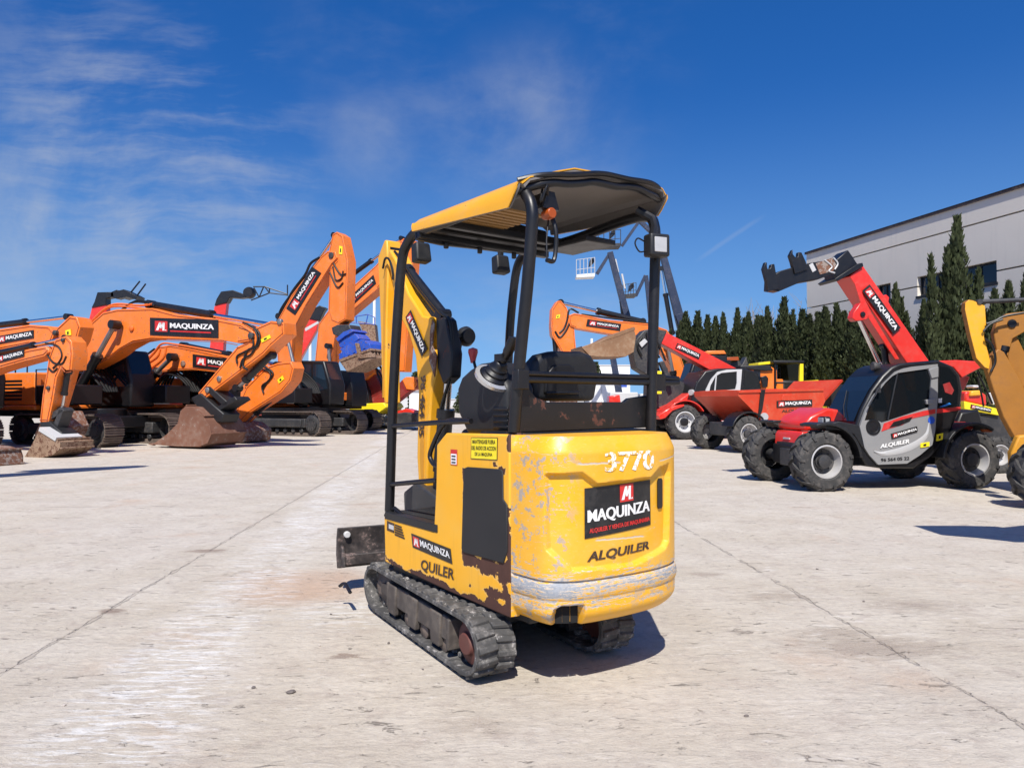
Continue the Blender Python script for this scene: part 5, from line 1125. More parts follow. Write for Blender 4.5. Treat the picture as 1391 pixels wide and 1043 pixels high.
def fender(c, r0, a0, a1, y0, y1, mat, name='mudguard', th=.04):
    mb = MB(); P = []; N = 12
    for k in range(N + 1): a = a0 + (a1 - a0) * k / N; P.append((c[0] + math.cos(a) * r0, c[1] + math.sin(a) * r0))
    for k in range(N, -1, -1): a = a0 + (a1 - a0) * k / N; P.append((c[0] + math.cos(a) * (r0 + th), c[1] + math.sin(a) * (r0 + th)))
    mb.prism(P, y0, y1); return mb.build(name, mat, r_, .008)
fender((cF[0], WR), WR + .07, R(72), R(175), .45, .90, CHAR); fender((cF[0], WR), WR + .07, R(80), R(175), -.90, -.45, CHAR)
D.slab('side_skirt', [(1120, 577), (1140, 572), (1170, 578), (1178, 612), (1170, 606), (1160, 590), (1140, 584), (1122, 584)], .82, .2, CHAR, .015)
fender((cB[0], WR), WR + .06, R(-8 + 10), R(125), .45, .90, CHAR)
D.slab('rear_wing', [(1289, 604), (1303, 583), (1311, 572.5), (1318, 575), (1324, 580), (1314, 592), (1300, 602)], .62, .3, RED, .02)
D.slab('rear_frame', [(1290, 600), (1306, 560), (1330, 556), (1340, 590), (1330, 608), (1300, 612)], .40, .40, BLACK, .03)
D.slab('indicator', [(1334, 583), (1349, 583), (1348, 587), (1336, 587)], .86, .02, AMBER, .003)
# boom
bm_ = D.slab('boom', [(1154, 375), (1172.5, 361), (1262, 490), (1318, 512), (1310, 530), (1250, 512), (1231, 492)], -.02, .19, RED, .014)
D.slab('boom_rib', [(1161, 385), (1166, 383), (1173, 403), (1184, 425), (1222, 488), (1216, 488), (1172, 420)], .012, .01, RED, .003, bm_)
D.slab('boom_lug', [(1158, 432), (1160, 424), (1169, 411), (1172, 413), (1181, 428), (1178, 434), (1168, 436), (1162, 436)], .03, .07, RED, .01, bm_); D.slab('boom_lug', [(1199, 402), (1204, 400), (1208, 404), (1207, 410), (1212, 420), (1204, 412)], -.1, .03, RED, .006, bm_)
mb = MB(); mb.lathe([(.04, -.02), (.04, .02), (.001, .025)], f.p3(1171.5, 427, .03), (0, 1, 0), 14); mb.build('pin', BLACK, bm_)
D.sign((1215, 453.5) if 0 else (1213, 452), (1226, 445) if 0 else (1213, 452), (1213, 452), .0) if 0 else None
A, B, C_ = f.p3(1171, 395, .005), f.p3(1213.5, 454, .005), f.p3(1181, 386.5, .005)
sign(bm_, quadpt(A, B - A, C_ - A), 'plain', t=.006, e=.003)
D.slab('boom_collar', [(1134, 379), (1138, 382), (1173, 362), (1172, 357), (1166, 358)], .02, .24, BLACK, .006, bm_)
hd = D.slab('boom_head', [(1136, 380), (1134, 372), (1137, 352), (1152, 339.5), (1158, 348), (1166, 360), (1150, 374)], -.05, .15, BLACK, .012, bm_)
ca = D.slab('fork_carriage', [(1137, 352), (1104, 356.5), (1084, 361), (1060, 368), (1046, 376), (1045, 394), (1058, 396), (1086, 384), (1112, 379.5), (1135, 371)], .12, .09, BLACK, .01, bm_)
for q, o in (([(1040, 356), (1037, 365), (1041, 380), (1044, 394), (1043, 396), (1060, 392), (1054, 370), (1052, 358.5), (1048, 359), (1047, 364), (1043, 366), (1042, 362), (1042, 357)], .16), ([(1077, 339), (1073, 347), (1076, 356), (1080, 372), (1097, 366), (1095, 356), (1089, 343), (1085, 342.5), (1084, 349), (1081, 350), (1077, 345)], .15)):
    D.slab('fork_hook', q, o, .04, BLACK, .006, ca)
D.slab('plate', [(1099, 360), (1104, 357), (1109, 367), (1104, 370)], .125, .005, LGREY, .002, ca); D.slab('rust_patch', [(1108, 358), (1131, 350), (1136, 360), (1132, 368), (1114, 373)], .124, .003, RUST, .0, ca)
D.hoses([((1120, 353), (1130, 362), (1126, 368), (1134, 371)), ((1132, 350), (1138, 358), (1134, 366))], .13, .012, LGREY, ca)
ram(r_, f.p3(1166, 432, -.2), f.p3(1196, 497, -.2), .035, .98, 'lift_cylinder', CHROME, CHROME); ram(r_, f.p3(1201, 470, -.3), f.p3(1204, 500, -.3), .05, .9, 'lift_cylinder')
D.slab('rear_cover', [(1262, 497), (1276, 490), (1300, 489), (1339.5, 491.5), (1334, 499), (1307, 513.5), (1301, 506), (1295, 499)], .25, .3, RED, .015)
mb = MB(); a = f.p3(1178, 508, -.35); 
D.hoses([((1328, 512), (1334, 540), (1336, 552)), ((1328, 506), (1340, 530), (1348, 548))], .1, .014)
# ------------------------------------------------------------------ the farther red telehandler with raised rusty bucket
f = Fr(ground(929, 597), 189, 1.0); r_ = f.root('telehandler', 'red telehandler holding up a scoop bucket, parked beyond the orange dumper', 'telehandler'); D = Digger(f, r_, 1)
cF = f.pl(929, 573, 1.0); xB = cF[0] - 2.9
for cx_ in (cF[0], xB):
    for sy in (1, -1): wheel(r_, (cx_, sy * .92, .6), .6, .45, .35, sy, 15, lugh=.04, mats=[LGREY, BLACK])
mb = MB(); mb.bb(xB - .5, cF[0] + .9, -.5, .5, .45, .95); mb.build('chassis', BLACK, r_, .03)
sl = D.slab('side_sill', [(952, 566), (1012, 563), (1012, 580), (953, 582.5)], 1.0, .3, RED, .02); D.slab('badge', [(967, 572), (991, 571), (990, 574.5), (967, 575.5)], 1.015, .01, LGREY, 0, sl)
c_ = D.slab('cab', [(938, 548), (946, 520), (958, 504), (975, 500.5), (1012, 500), (1030, 506), (1034, 526), (1030, 560), (968, 562), (956, 545)], .98, .75, BLACK, .04)
dr = ringslab([(958, 540), (959, 529), (966, 515), (975, 505), (988, 502), (1008, 501.5), (1007, 515), (1004, 545), (1003, 561.5), (969, 561.5), (960, 548)], [(963, 535), (965, 524), (972, 511), (980, 506.5), (1001, 504.5), (1001, 520), (999, 528.5), (972, 531), (966, 536)], .985, 1.03, 'door', LGREY, r_)
D.slab('pane', [(963, 535), (965, 524), (972, 511), (980, 506.5), (1001, 504.5), (1001, 520), (999, 528.5), (972, 531), (966, 536)], 1.0, .004, GLASS, 0, dr)
mb = MB(); mb.tube([f.p3(973, 509, 1.02), f.p3(971, 531, 1.02)], .025, 6); mb.build('door_bar', LGREY, dr)
D.slab('rear_window', [(1012, 504), (1024, 506), (1031, 515), (1032, 526), (1010, 527.5)], .99, .005, GLASS, 0, c_)
D.slab('stripe', [(969, 552), (972, 544), (980, 543), (976, 549)], 1.035, .004, SWHITE, 0, dr); D.slab('stripe', [(971, 553), (976, 546), (984, 545), (979, 551)], 1.036, .004, SBLACK, 0, dr)
bn = D.slab('bonnet', [(895, 566), (897, 556), (914, 549), (937, 533), (940, 545), (938, 558), (915, 562)], .6, .75, RED, .05)
D.slab('front_bumper', [(894, 564), (906, 556), (916, 551), (930, 549), (930, 552), (914, 558), (904, 568), (897, 570)], 1.2, .3, RED, .03)
fender((cF[0], .6), .70, R(30), R(150), .6, 1.2, RED)
for px, py in ((904, 534), (940, 533)): mb = MB(); mb.lathe([(.001, .08), (.1, .08), (.11, 0), (.06, -.1), (.001, -.1)], f.p3(px, py, .9 if px > 920 else -.2), (1, .6, 0), 16); mb.build('headlight', [LENS], r_)
bm_ = D.slab('boom', [(897, 466), (900, 453), (905, 451.5), (950, 474), (995, 497.5), (1024, 512), (1020, 520), (965, 503)], -.1, .24, RED, .02)
A, B, C_ = f.p3(917, 473, -.09), f.p3(949, 488, -.09), f.p3(920, 466, -.09); sign(bm_, quadpt(A, B - A, C_ - A), 'plain', t=.01, e=.005)
D.slab('boom_head', [(860, 480), (863, 462), (876, 448), (890, 446), (906, 450), (898, 468), (894, 490), (898, 508), (880, 510), (864, 500)], -.06, .3, DGREY, .03, bm_)
D.hoses([((878, 452), (884, 470), (896, 486)), ((872, 458), (866, 470), (872, 484)), ((884, 450), (896, 470), (904, 490))], .0, .035, None, bm_)
D.slab('boom_link', [(868, 466), (876, 460), (880, 464), (872, 472)], .02, .04, LGREY, .01, bm_)
mb = MB(); o = .75
P = f.pols([(790, 472), (795, 479), (801, 483), (819, 485), (850, 484.5), (861, 478), (864, 460), (861, 446)], o); mb.prism(f.pols([(790, 472), (816, 463), (837, 454), (861, 446), (864, 457), (861, 478), (850, 484.5), (819, 485), (801, 483)], o), o, o - .04); mb.prism(f.pols([(790, 472), (816, 463), (837, 454), (861, 446), (864, 457), (861, 478), (850, 484.5), (819, 485), (801, 483)], o), -.8, -.84)
n = len(P); mb.add([(x, y, z) for y in (o - .02, -.82) for x, z in P + [(x, z + .05) for x, z in P]], [(k, k + 1, k + 1 + 2 * n, k + 2 * n) for k in range(n - 1)] + [(n + k, n + k + 2 * n, n + k + 1 + 2 * n, n + k + 1) for k in range(n - 1)] + [(0, n, 3 * n, 2 * n)])
mb.prism(f.pols([(812, 466), (838, 452), (862, 444), (863, 448), (840, 457)], o), o + .01, -.85)
mb.build('bucket', paint('scoured_rusty_bucket', (.22, .115, .055), .6, .4, .06, (.07, .035, .02), dust=.6, dustcol=(.40, .30, .2), sc_=.5, bmp=.4), bm_, .01)
# black and yellow lumps of its coupler standing behind the seat
D.slab('lift_strut', [(896, 492), (902, 490), (915, 520), (910, 524)], .3, .1, DGREY, .02); D.slab('yellow_post', [(893, 535), (893, 504), (899, 504), (899, 535)], .7, .08, STICKY, .01)
D.slab('front_frame', [(880, 560), (882, 510), (900, 505), (930, 520), (932, 540), (900, 560)], .0, .3, DGREY, .03)
# ------------------------------------------------------------------ orange dumper
f = Fr(ground(1014, 615), 200, .85); r_ = f.root('dumper', 'orange site dumper with wide tipping skip, half hidden behind the near red telehandler', 'dumper'); D = Digger(f, r_, 1)
o = .95; mb = MB()
TOP = [(1003, 532), (1010, 530), (1047, 528), (1118, 529)]; BOT = [(1121, 545), (1112, 566), (1092, 578), (1058, 574), (1036, 573), (1018, 553), (1003, 538)]
P = f.pols(TOP + BOT, o); mb.prism(P, o, o - .03); mb.prism(P, -o, -o + .03)
Q = f.pols([TOP[0]] + BOT[::-1] + [(1146, 517)], o); n = len(Q)
mb.add([(x, y, z) for y in (o - .01, -o + .01) for x, z in Q], [(k, k + 1, k + 1 + n, k + n) for k in range(n - 1)])
mb.add([(x, y, z) for y in (o - .03, -o + .03) for x, z in [(a, b + .03) for a, b in Q]], [(k, k + n, k + 1 + n, k + 1) for k in range(n - 1)])
mb.prism(f.pols([(1003, 531), (1118, 528), (1118, 531), (1003, 534)], o), o - .005, o + .03); mb.prism(f.pols([(1003, 531), (1118, 528), (1118, 531), (1003, 534)], o), -o + .005, -o - .03)
DORANGE = paint('dusty_orange_skip', (.52, .042, .012), .5, .15, .10, dust=.25, dustcol=(.5, .27, .15))
sk = mb.build('skip', DORANGE, r_, .006)
D.slab('skip_rib', [(1034, 529), (1040, 529), (1036, 556), (1030, 571)], o + .035, .02, BLACK, .005, sk); D.slab('skip_rib', [(1064, 536), (1078, 536), (1082, 544), (1062, 544)], o + .03, .02, DORANGE, .01, sk)
D.sign((1055, 553.5), (1103, 551.5), (1055, 544.5), o + .01, 'plain', sk); 
def let(txt, bl, br, tl, off, mat, parent): A, B, C_ = (f.p3(*p, off) for p in (bl, br, tl)); mb = MB(); decal(mb, quadpt(A, B - A, C_ - A), txt, 0, 1, 0, 1, .002, 0, .03); mb.build('lettering', mat, parent)
let('ALQUILER', (1062, 561), (1096, 559), (1062, 556.5), o + .006, TXTDARK, sk)
mb = MB(); mb.lathe([(.001, .07), (.1, .07), (.11, -.06), (.001, -.08)], f.p3(1038, 566, .95), (.6, .8, 0), 16); mb.build('headlight', LENS, r_)
cF = f.pl(1014, 590, .85)
for cx_ in (cF[0], cF[0] - 2.1):
    for sy in (1, -1): wheel(r_, (cx_, sy * .8, .47), .47, .36, .26, sy, 13, lugh=.035)
mb = MB(); mb.bb(cF[0] - 2.6, cF[0] + .2, -.45, .45, .4, .75); mb.build('chassis', DGREY, r_, .03)
D.slab('seat_console', [(1130, 552), (1128, 524), (1150, 522), (1158, 552)], .3, .3, BLACK, .03)
fender((cF[0], .47), .53, R(20), R(170), .55, 1.0, BLACK)
# roofs of machines farther back
f = Fr(ground(1050, 588), 185, 0); r_ = f.root('excavator', 'orange digger cab with dark mirror showing above the dumper skip', 'excavator'); D = Digger(f, r_, 1)
c_ = D.slab('cab', [(1020, 585), (1020, 500), (1022, 497), (1046, 497), (1056, 502), (1057, 585)], .8, .8, ORANGE, .06); D.slab('window', [(1024, 502), (1033, 501), (1033, 518), (1024, 519)], .82, .02, GLASSB, 0, c_)
D.slab('roof', [(1005, 500), (1006, 496.5), (1046, 496), (1051, 503), (1040, 504)], .9, .9, CHAR, .03, c_); D.slab('mirror', [(1034, 512), (1041, 510), (1044, 514), (1043, 526), (1036, 526)], 1.1, .06, BLACK, .02, c_)
D.slab('roof_stripe', [(1030, 496), (1031, 492.5), (1049, 490.5), (1051, 494)], .6, .5, STICKY, .01, c_); undercarriage(r_, -1.8, 1.4, pads=34)
f = Fr(ground(1080, 588), 185, 0); r_ = f.root('roller', 'yellow road roller with black canopy frame in front of the cypress row', 'road roller'); D = Digger(f, r_, 1); mb = MB()
for o in (.75, -.75):
    for q in (((1053, 560), (1053, 491)), ((1091, 560), (1091, 491)), ((1052, 491), (1092, 491)), ((1053, 520), (1091, 520))): mb.tube([f.p3(1053, 491, .75), f.p3(1053, 491, -.75)], .045, 6) if o > 0 and q[0][1] == 560 else None; mb.tube([f.p3(*q[0], o), f.p3(*q[1], o)], .045, 6)
mb.build('canopy_frame', BLACK, r_); D.slab('canopy', [(1051, 493), (1051, 489.5), (1093, 489.5), (1093, 493)], .85, .85, CHAR, .02)
D.slab('rear_screen', [(1056, 522), (1056, 494), (1086, 494), (1086, 522)], -.70, .03, flat('smoked_panel', (.012, .014, .014), .2), .0)
D.slab('post', [(1085, 545), (1087, 494), (1091.5, 494), (1091.5, 545)], .82, .06, STICKY, .01); D.slab('bonnet', [(1086, 565), (1087, 519), (1112, 516), (1124, 522), (1126, 565)], .7, .7, STICKY, .06)
D.slab('body', [(1040, 572), (1040, 535), (1090, 532), (1126, 540), (1126, 572)], .7, .7, STICKY, .05)
for px in (1048, 1118): x = f.pl(px, 570, 0)[0]; mb = MB(); mb.lathe([(.001, -.8), (.5, -.8), (.55, -.75), (.55, .75), (.5, .8), (.001, .8)], (x, 0, .55), (0, 1, 0), 28); mb.build('drum', STEEL, r_)
f = Fr(ground(985, 587), 180, 0); r_ = f.root('excavator', 'orange digger roof with yellow beacon bar, farthest before the cypresses', 'excavator'); D = Digger(f, r_, 1)
D.slab('cab', [(958, 580), (958, 482), (988, 481), (990, 580)], .8, .8, BLACK, .05); D.slab('roof', [(957, 481.5), (960, 476.5), (984, 476), (987, 481)], .85, .85, ORANGE, .03); D.slab('beacon_bar', [(985, 490), (986, 485.5), (1003, 484.5), (1004, 489.5)], .5, .3, AMBER, .01); D.slab('arm', [(986, 492), (1004, 490), (1008, 496), (1014, 484), (1018, 500), (1010, 585), (986, 585)], .3, .3, DGREY, .03); undercarriage(r_, -1.8, 1.4, pads=34)
# ------------------------------------------------------------------ orange excavator seen through the canopy
f = Fr(ground(896, 590), 190, 1.3); r_ = f.root('excavator', 'orange excavator framed by the canopy posts, boom reaching over the seat with hanging arm', 'excavator'); D = Digger(f, r_, 1)
b = D.slab('boom', [(773, 437), (774, 428), (780, 425.5), (786, 426.5), (826, 434.5), (883, 440), (906, 448), (920, 470), (930, 500), (934, 535), (920, 535), (914, 500), (905, 484), (890, 466), (864, 461), (833, 454), (782, 445.5), (775, 443)], -1.0, .3, ORANGE, .03)
D.sign((796, 443), (842, 449.5), (798, 433.5), -.99, 'wide', b)
a = D.slab('dipper_arm', [(749, 443), (750, 420), (757, 409), (762, 408.5), (770, 418), (774, 430), (780, 446), (783, 480), (782, 540), (768, 540), (764, 480), (750, 455)], -1.06, .24, ORANGE, .03)
D.sticker((755, 433), (760, 432), (756, 428), -1.05, parent=a)
ram(r_, f.p3(872, 437, -1.3), f.p3(761, 411, -1.3), .13, .55, 'arm_cylinder'); ram(a, f.p3(752, 448, -1.3), f.p3(757, 505, -1.3), .1, .7, 'bucket_cylinder')
D.hoses([((786, 425), (774, 420), (770, 436), (766, 446), (760, 452)), ((775, 436), (768, 450), (760, 458), (754, 450)), ((790, 427), (820, 431), (860, 436), (884, 440))], -1.04, .04, None, b)
D.slab('bucket', [(755, 540), (780, 536), (792, 560), (780, 588), (755, 585)], -.8, .6, RUST, .05)
for o in (-.8, -1.8): ram(r_, f.p3(925, 560, o), f.p3(905, 460, o), .13, .55, 'boom_cylinder', STEEL)
x0 = f.pl(930, 550, 0)[0]; house(D, r_, x0 - 4.6, x0 + .3, 1.05, 2.2, n=1, cabside=1); undercarriage(r_, x0 - 3.6, x0 + .6)
# ------------------------------------------------------------------ boom lifts against the sky
def lift(d_, px, label, beams, rods, base, basket, kit):
    f = Fr(V(((px - CX) / F * d_, d_, 0)), 180); r_ = f.root('boom_lift', label, 'boom lift', 'boom lifts raised behind the yard'); D = Digger(f, r_, 1); s_ = d_ / F
    for (a, c_, wa, wb, m) in beams:
        wa *= .8; wb *= .8; m = LIFTB if m in (BLACK, DGREY) else m; A, B = V(a), V(c_); n = V((-(B - A).y, (B - A).x)).normalized(); D.slab('boom', [tuple(A + n * wa / 2), tuple(B + n * wb / 2), tuple(B - n * wb / 2), tuple(A - n * wa / 2)], wa * s_ / 2, wa * s_ / 2, m, .01)
    for a, c_, r in rods: ram(r_, f.p3(*a, .0), f.p3(*c_, .0), r, .6, 'lift_cylinder')
    if basket:
        x0, y0, x1, y1, m = basket; fl = D.slab('basket', [(x0, y1), (x0, y1 - 4), (x1, y1 - 6), (x1, y1 - 1)], .45, .45, m, .02); mb = MB(); N = 5
        for o in (.45, -.45):
            for k in range(N + 1): x = x0 + (x1 - x0) * k / N; mb.tube([f.p3(x, y1 - 3, o), f.p3(x, y0 + 3 * (N - k) / N, o)], .025, 5)
            for q in (0, .5): mb.tube([f.p3(x0, y0 + 3 + (y1 - y0) * q, o), f.p3(x1, y0 + (y1 - y0) * q, o)], .022, 5)
        for x in (x0, x1): mb.tube([f.p3(x, y0 + (3 if x == x0 else 0), .45), f.p3(x, y0 + (3 if x == x0 else 0), -.45)], .022, 5)
        mb.build('guard_rail', LGREY if m is WHITE else DGREY, fl); cx_ = x0 + (x1 - x0) * kit
        D.slab('control_box', [(cx_ - 3, y0 + 12), (cx_ - 2, y0 + 3), (cx_ + 3, y0 - 1), (cx_ + 4, y0 + 6)], .3, .25, BLACK, .03, fl)
    x = f.pl(base, 560)[0]; mb = MB(); mb.bb(x - 1.3, x + 1.3, -1, 1, .5, 1.1); mb.bb(x - .9, x + .9, -.6, .6, 1.1, 1.9); mb.build('chassis', LGREY, r_, .06)
    for wx in (-.95, .95):
        for wy in (-.9, .9): wheel(r_, (x + wx, wy, .45), .45, .35, .26, 1 if wy > 0 else -1, 12)
lift(48, 850, 'boom lift with white basket held highest against the sky', [((829, 342), (853, 432), 9, 11, BLACK), ((853, 430), (838, 470), 9, 9, BLACK), ((832, 480), (846, 560), 9, 12, BLACK), ((829, 343), (811, 372), 5, 6, DGREY), ((845, 372), (849, 392), 3, 3, LGREY), ((836, 352), (840, 370), 3, 3, LGREY)], [((845, 428), (842, 398), .08)], 846, (783, 350, 808, 377, WHITE), .82)
lift(56, 872, 'boom lift with small dark basket, lower than the white one', [((878, 374), (888, 460), 6, 10, DGREY), ((888, 458), (884, 560), 9, 12, DGREY), ((877, 374), (864, 402), 5, 5, DGREY)], [], 884, (846, 384, 864, 404, DGREY), .65)
lift(44, 915, 'boom lift whose heavy grey boom rises behind the square work lamp', [((894, 318), (929, 452), 9, 16, DGREY), ((924, 426), (931, 450), 16, 15, DGREY), ((930, 452), (936, 464), 13, 10, LGREY), ((934, 458), (918, 560), 14, 16, DGREY), ((893, 322), (870, 300), 7, 7, DGREY), ((868, 301), (845, 334), 5, 5, DGREY), ((899, 345), (926, 440), 4, 5, LGREY)], [((913, 452), (898, 365), .14)], 918, (805, 312, 843, 336, DGREY), .7)
# ------------------------------------------------------------------ yellow backhoe at the right edge
f = Fr(ground(1386, 690), 172, .35); r_ = f.root('backhoe_loader', 'yellow backhoe loader at the edge, its brown digging arm folded upright', 'backhoe loader'); D = Digger(f, r_, 1)
BROWNY = paint('brown_yellow_arm', (.34, .14, .018), .55, .3, .05, (.06, .03, .02), dust=.5, dustcol=(.16, .075, .03))  # brown-yellow for the arm; a yellow plate covers its near side
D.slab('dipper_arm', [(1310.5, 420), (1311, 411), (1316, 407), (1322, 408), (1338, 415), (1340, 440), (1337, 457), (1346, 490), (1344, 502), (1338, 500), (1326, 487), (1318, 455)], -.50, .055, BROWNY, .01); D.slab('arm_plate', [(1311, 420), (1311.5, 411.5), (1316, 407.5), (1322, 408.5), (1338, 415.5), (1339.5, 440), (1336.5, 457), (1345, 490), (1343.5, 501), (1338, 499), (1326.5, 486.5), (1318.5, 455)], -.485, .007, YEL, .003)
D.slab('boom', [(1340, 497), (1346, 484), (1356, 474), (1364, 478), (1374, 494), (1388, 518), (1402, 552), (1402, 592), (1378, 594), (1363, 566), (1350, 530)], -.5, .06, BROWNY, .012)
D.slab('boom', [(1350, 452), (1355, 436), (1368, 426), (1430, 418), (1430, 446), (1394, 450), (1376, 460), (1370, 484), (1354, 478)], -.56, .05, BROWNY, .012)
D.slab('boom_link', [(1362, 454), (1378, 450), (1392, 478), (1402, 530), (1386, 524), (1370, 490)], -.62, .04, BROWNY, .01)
ram(r_, f.p3(1330, 410, -.5), f.p3(1440, 405, -.5), .03, .8, 'dipper_cylinder', DGREY, DGREY); ram(r_, f.p3(1352, 520, -.6), f.p3(1372, 440, -.6), .055, .6, 'boom_cylinder')
D.hoses([((1338, 460), (1348, 470), (1352, 490), (1346, 505)), ((1340, 440), (1352, 436), (1364, 430), (1391, 425)), ((1336, 450), (1346, 440), (1362, 434))], -.45, .016)
D.slab('swing_bracket', [(1376, 640), (1374, 615), (1384, 592), (1400, 590), (1400, 640)], -.3, .06, YDIRT, .02)
xw = f.pl(1426, 640, .35)[0]
for sy in (1, -1): wheel(r_, (xw if sy > 0 else xw - .75, sy * .5 - .15, .40), .41, .36, .24, sy, 12, lugh=.04, mats=[YEL, DGREY])
mb = MB(); mb.bb(xw - 2.6, xw - .7, -.6, .2, .45, 1.1); mb.build('chassis', YEL, r_, .04); mb = MB(); mb.prism([(xw - 1.6, 1.1), (xw - .5, 1.1), (xw - .6, 2.5), (xw - 1.5, 2.55)], -.8, .3); mb.build('cab', GLASS, r_, .05)
for sy in (1, -1): wheel(r_, (xw - 2.1, sy * .6 - .3, .40), .41, .33, .24, sy, 12, lugh=.04, mats=[YEL, DGREY])
# machine standing beyond the frame edge whose bucket throws its shadow into the yard
f = Fr(V((8.75, 5.25, 0)), 178, 0); r_ = f.root('excavator', 'yellow digger outside the frame, known by the shadow of its bucket on the yard', 'excavator'); D = Digger(f, r_, 1)
mb = MB(); mb.prism([(.3, 1.0), (.9, 2.5), (2.0, 2.95), (3.2, 2.75), (3.2, 2.55), (2.0, 2.6), (1.3, 2.2), (.7, 1.0)], -.12, .12); mb.build('boom', YEL, r_, .02)
mb = MB(); mb.prism([(3.0, 2.85), (3.3, 2.85), (4.15, 2.35), (4.1, 2.2), (3.1, 2.5)], -.1, .1); mb.build('dipper_arm', YEL, r_, .02)
mb = MB(); mb.prism([(3.9, 2.35), (4.2, 2.4), (4.75, 2.38), (4.5, 2.22), (4.25, 1.95), (4.0, 1.95), (3.85, 2.1)], -.28, .28); mb.build('bucket', RUST, r_, .02)
mb = MB(); mb.bb(-1.2, .6, -.6, .6, .5, 1.2); mb.build('body', YEL, r_, .05)
for sy in (1, -1): steel_track(r_, -1.0, .7, .22, .24, sy * .4, sy * .7, 30)
# small red pump trailer with a yellow drawbar, behind the telehandler
f = Fr(ground(1335, 640), 185, 0); r_ = f.root('pump_trailer', 'red and yellow pump trailer with a yellow sign bar behind the telehandler rear', 'trailer'); D = Digger(f, r_, 1)
tb = D.slab('sign_bar', [(1310, 545), (1360, 556), (1358, 564.5), (1310, 555.5)], .3, .05, STICKY, .008); A, B, C_ = f.p3(1318, 554.5, .305), f.p3(1346, 560.5, .305), f.p3(1319, 549, .305); sign(tb, quadpt(A, B - A, C_ - A), 'plain', t=.004, e=.003)
D.slab('engine', [(1311, 545), (1311, 532), (1330, 530), (1340, 536), (1341, 551)], .25, .25, RED, .03); D.slab('fuel_tank', [(1318, 538), (1320, 531), (1332, 530), (1334, 537)], .3, .2, YEL, .02); D.slab('exhaust', [(1344, 534), (1347, 533), (1353, 549), (1349, 550)], .2, .04, LGREY, .01); D.slab('filter', [(1322, 527), (1322, 523), (1330, 523), (1330, 527)], .2, .1, LGREY, .02)
mb = MB(); x0, x1 = f.pl(1360, 560)[0], f.pl(1308, 560)[0]; mb.bb(x0, x1, -.4, .24, .45, 1.05); mb.build('chassis', DGREY, r_, .03)
for sy in (1, -1): wheel(r_, ((x0 + x1) / 2, sy * .45 - .1, .33), .33, .2, .18, sy, 12, lugh=.02)
# ------------------------------------------------------------------ warehouse
f = Fr(V((15.4, 38, 0)), math.degrees(math.atan2(-1, .2455)), 0); r_ = f.root('warehouse', 'grey precast warehouse with strip windows behind the cypress row', 'building'); D = Digger(f, r_, -1)
def W(px, py):
    return f.pl(px, py, 0)
LEN = 46.0; ZT = 8.95; nv = -1
wm, t, b = newmat('grey_precast_concrete'); c = t.co(); n1 = t.noise(c, .5, 6); n2 = t.noise(t.mp(c, (3, 3, .25)), 1.5, 6, .6); n3 = t.noise(c, 30, 4)
cl_ = t.mix(n1, (.64, .585, .505), (.74, .685, .60)); cl_ = t.mix(t.m('MULTIPLY', t.ss(n2, .5, .75), .12), cl_, (.36, .35, .34)); t.put(b.inputs['Base Color'], t.mix(t.m('MULTIPLY', n3, .12), cl_, (.36, .36, .36))); b.inputs['Roughness'].default_value = .85; bump(t, b, n3, .2, .01)
wins = []
for (a, c_) in (((1194, 391), (1214, 412)), ((1250, 379), (1300, 397)), ((1306, 366), (1358.7, 383.3))):
    p, q = W(*a), W(*c_); wins.append((p[0], q[0]))
zs0, zs1 = W(1358.7, 383.3)[1], W(1358.7, 353.6)[1]
for k in range(1, 6): wins.append((wins[2][0] + 3.4 * k, wins[2][1] + 3.4 * k))
j1 = W(1391, 287.5)[1]; j2 = W(1391, 362)[1]
mb = MB(); cuts = sorted([0.0, LEN] + [v for w_ in wins for v in w_]); 
def panel(x0, x1, z0, z1): mb.bb(x0, x1, -.15, .15, z0, z1)
rows = [(0, j2 - 3.3), (j2 - 3.27, zs0)]
G = .03
panel(0, LEN, 0, zs0 - .0)
for a, c_ in zip(cuts[::2], cuts[1::2]): panel(a, c_, zs0, min(j2 - G, zs1)) if 0 else None
xs = [0.0]
for w_ in wins: xs += [w_[0], w_[1]]
xs.append(LEN)
for k in range(0, len(xs), 2):
    panel(xs[k], xs[k + 1], zs0, j2 - G) if j2 < zs1 else panel(xs[k], xs[k + 1], zs0, zs1)
    if j2 < zs1: panel(xs[k], xs[k + 1], j2 + G, zs1)
panel(0, LEN, zs1, j1 - G); panel(0, LEN, j1 + G, ZT)
wl = mb.build('wall', wm, r_)
mb = MB(); mb.bb(.05, LEN, .16, .5, 0, ZT - .1); mb.build('inner_wall', wm, r_)
mb = MB(); mb.bb(.02, LEN, .52, 18, 0, ZT - .5); mb.build('hall', wm, r_)
mb = MB(); mb.bb(-.06, LEN, -.22, .6, ZT, ZT + .07); mb.bb(-.06, LEN, -.22, -.19, ZT - .06, ZT + .07); mb.build('roof_flashing', paint('dark_brown_flashing', (.035, .022, .022), .5, .2), r_)
for (a, c_) in wins:
    fr_ = MB(); e = .07
    fr_.bb(a, c_, .02, .10, zs1 - e, zs1); fr_.bb(a, c_, .02, .10, zs0, zs0 + e); fr_.bb(a, a + e, .02, .10, zs0 + e, zs1 - e); fr_.bb(c_ - e, c_, .02, .10, zs0 + e, zs1 - e); m_ = (a + c_) / 2; fr_.bb(m_ - .04, m_ + .04, .02, .10, zs0 + e, zs1 - e); fr_.bb(a - .05, c_ + .05, -.2, -.0, zs0 - .1, zs0 - .002)
    w_ = fr_.build('window', CHAR, r_); mb = MB(); mb.bb(a + e, c_ - e, .055, .06, zs0 + e, zs1 - e); mb.build('pane', GLASSB, w_)
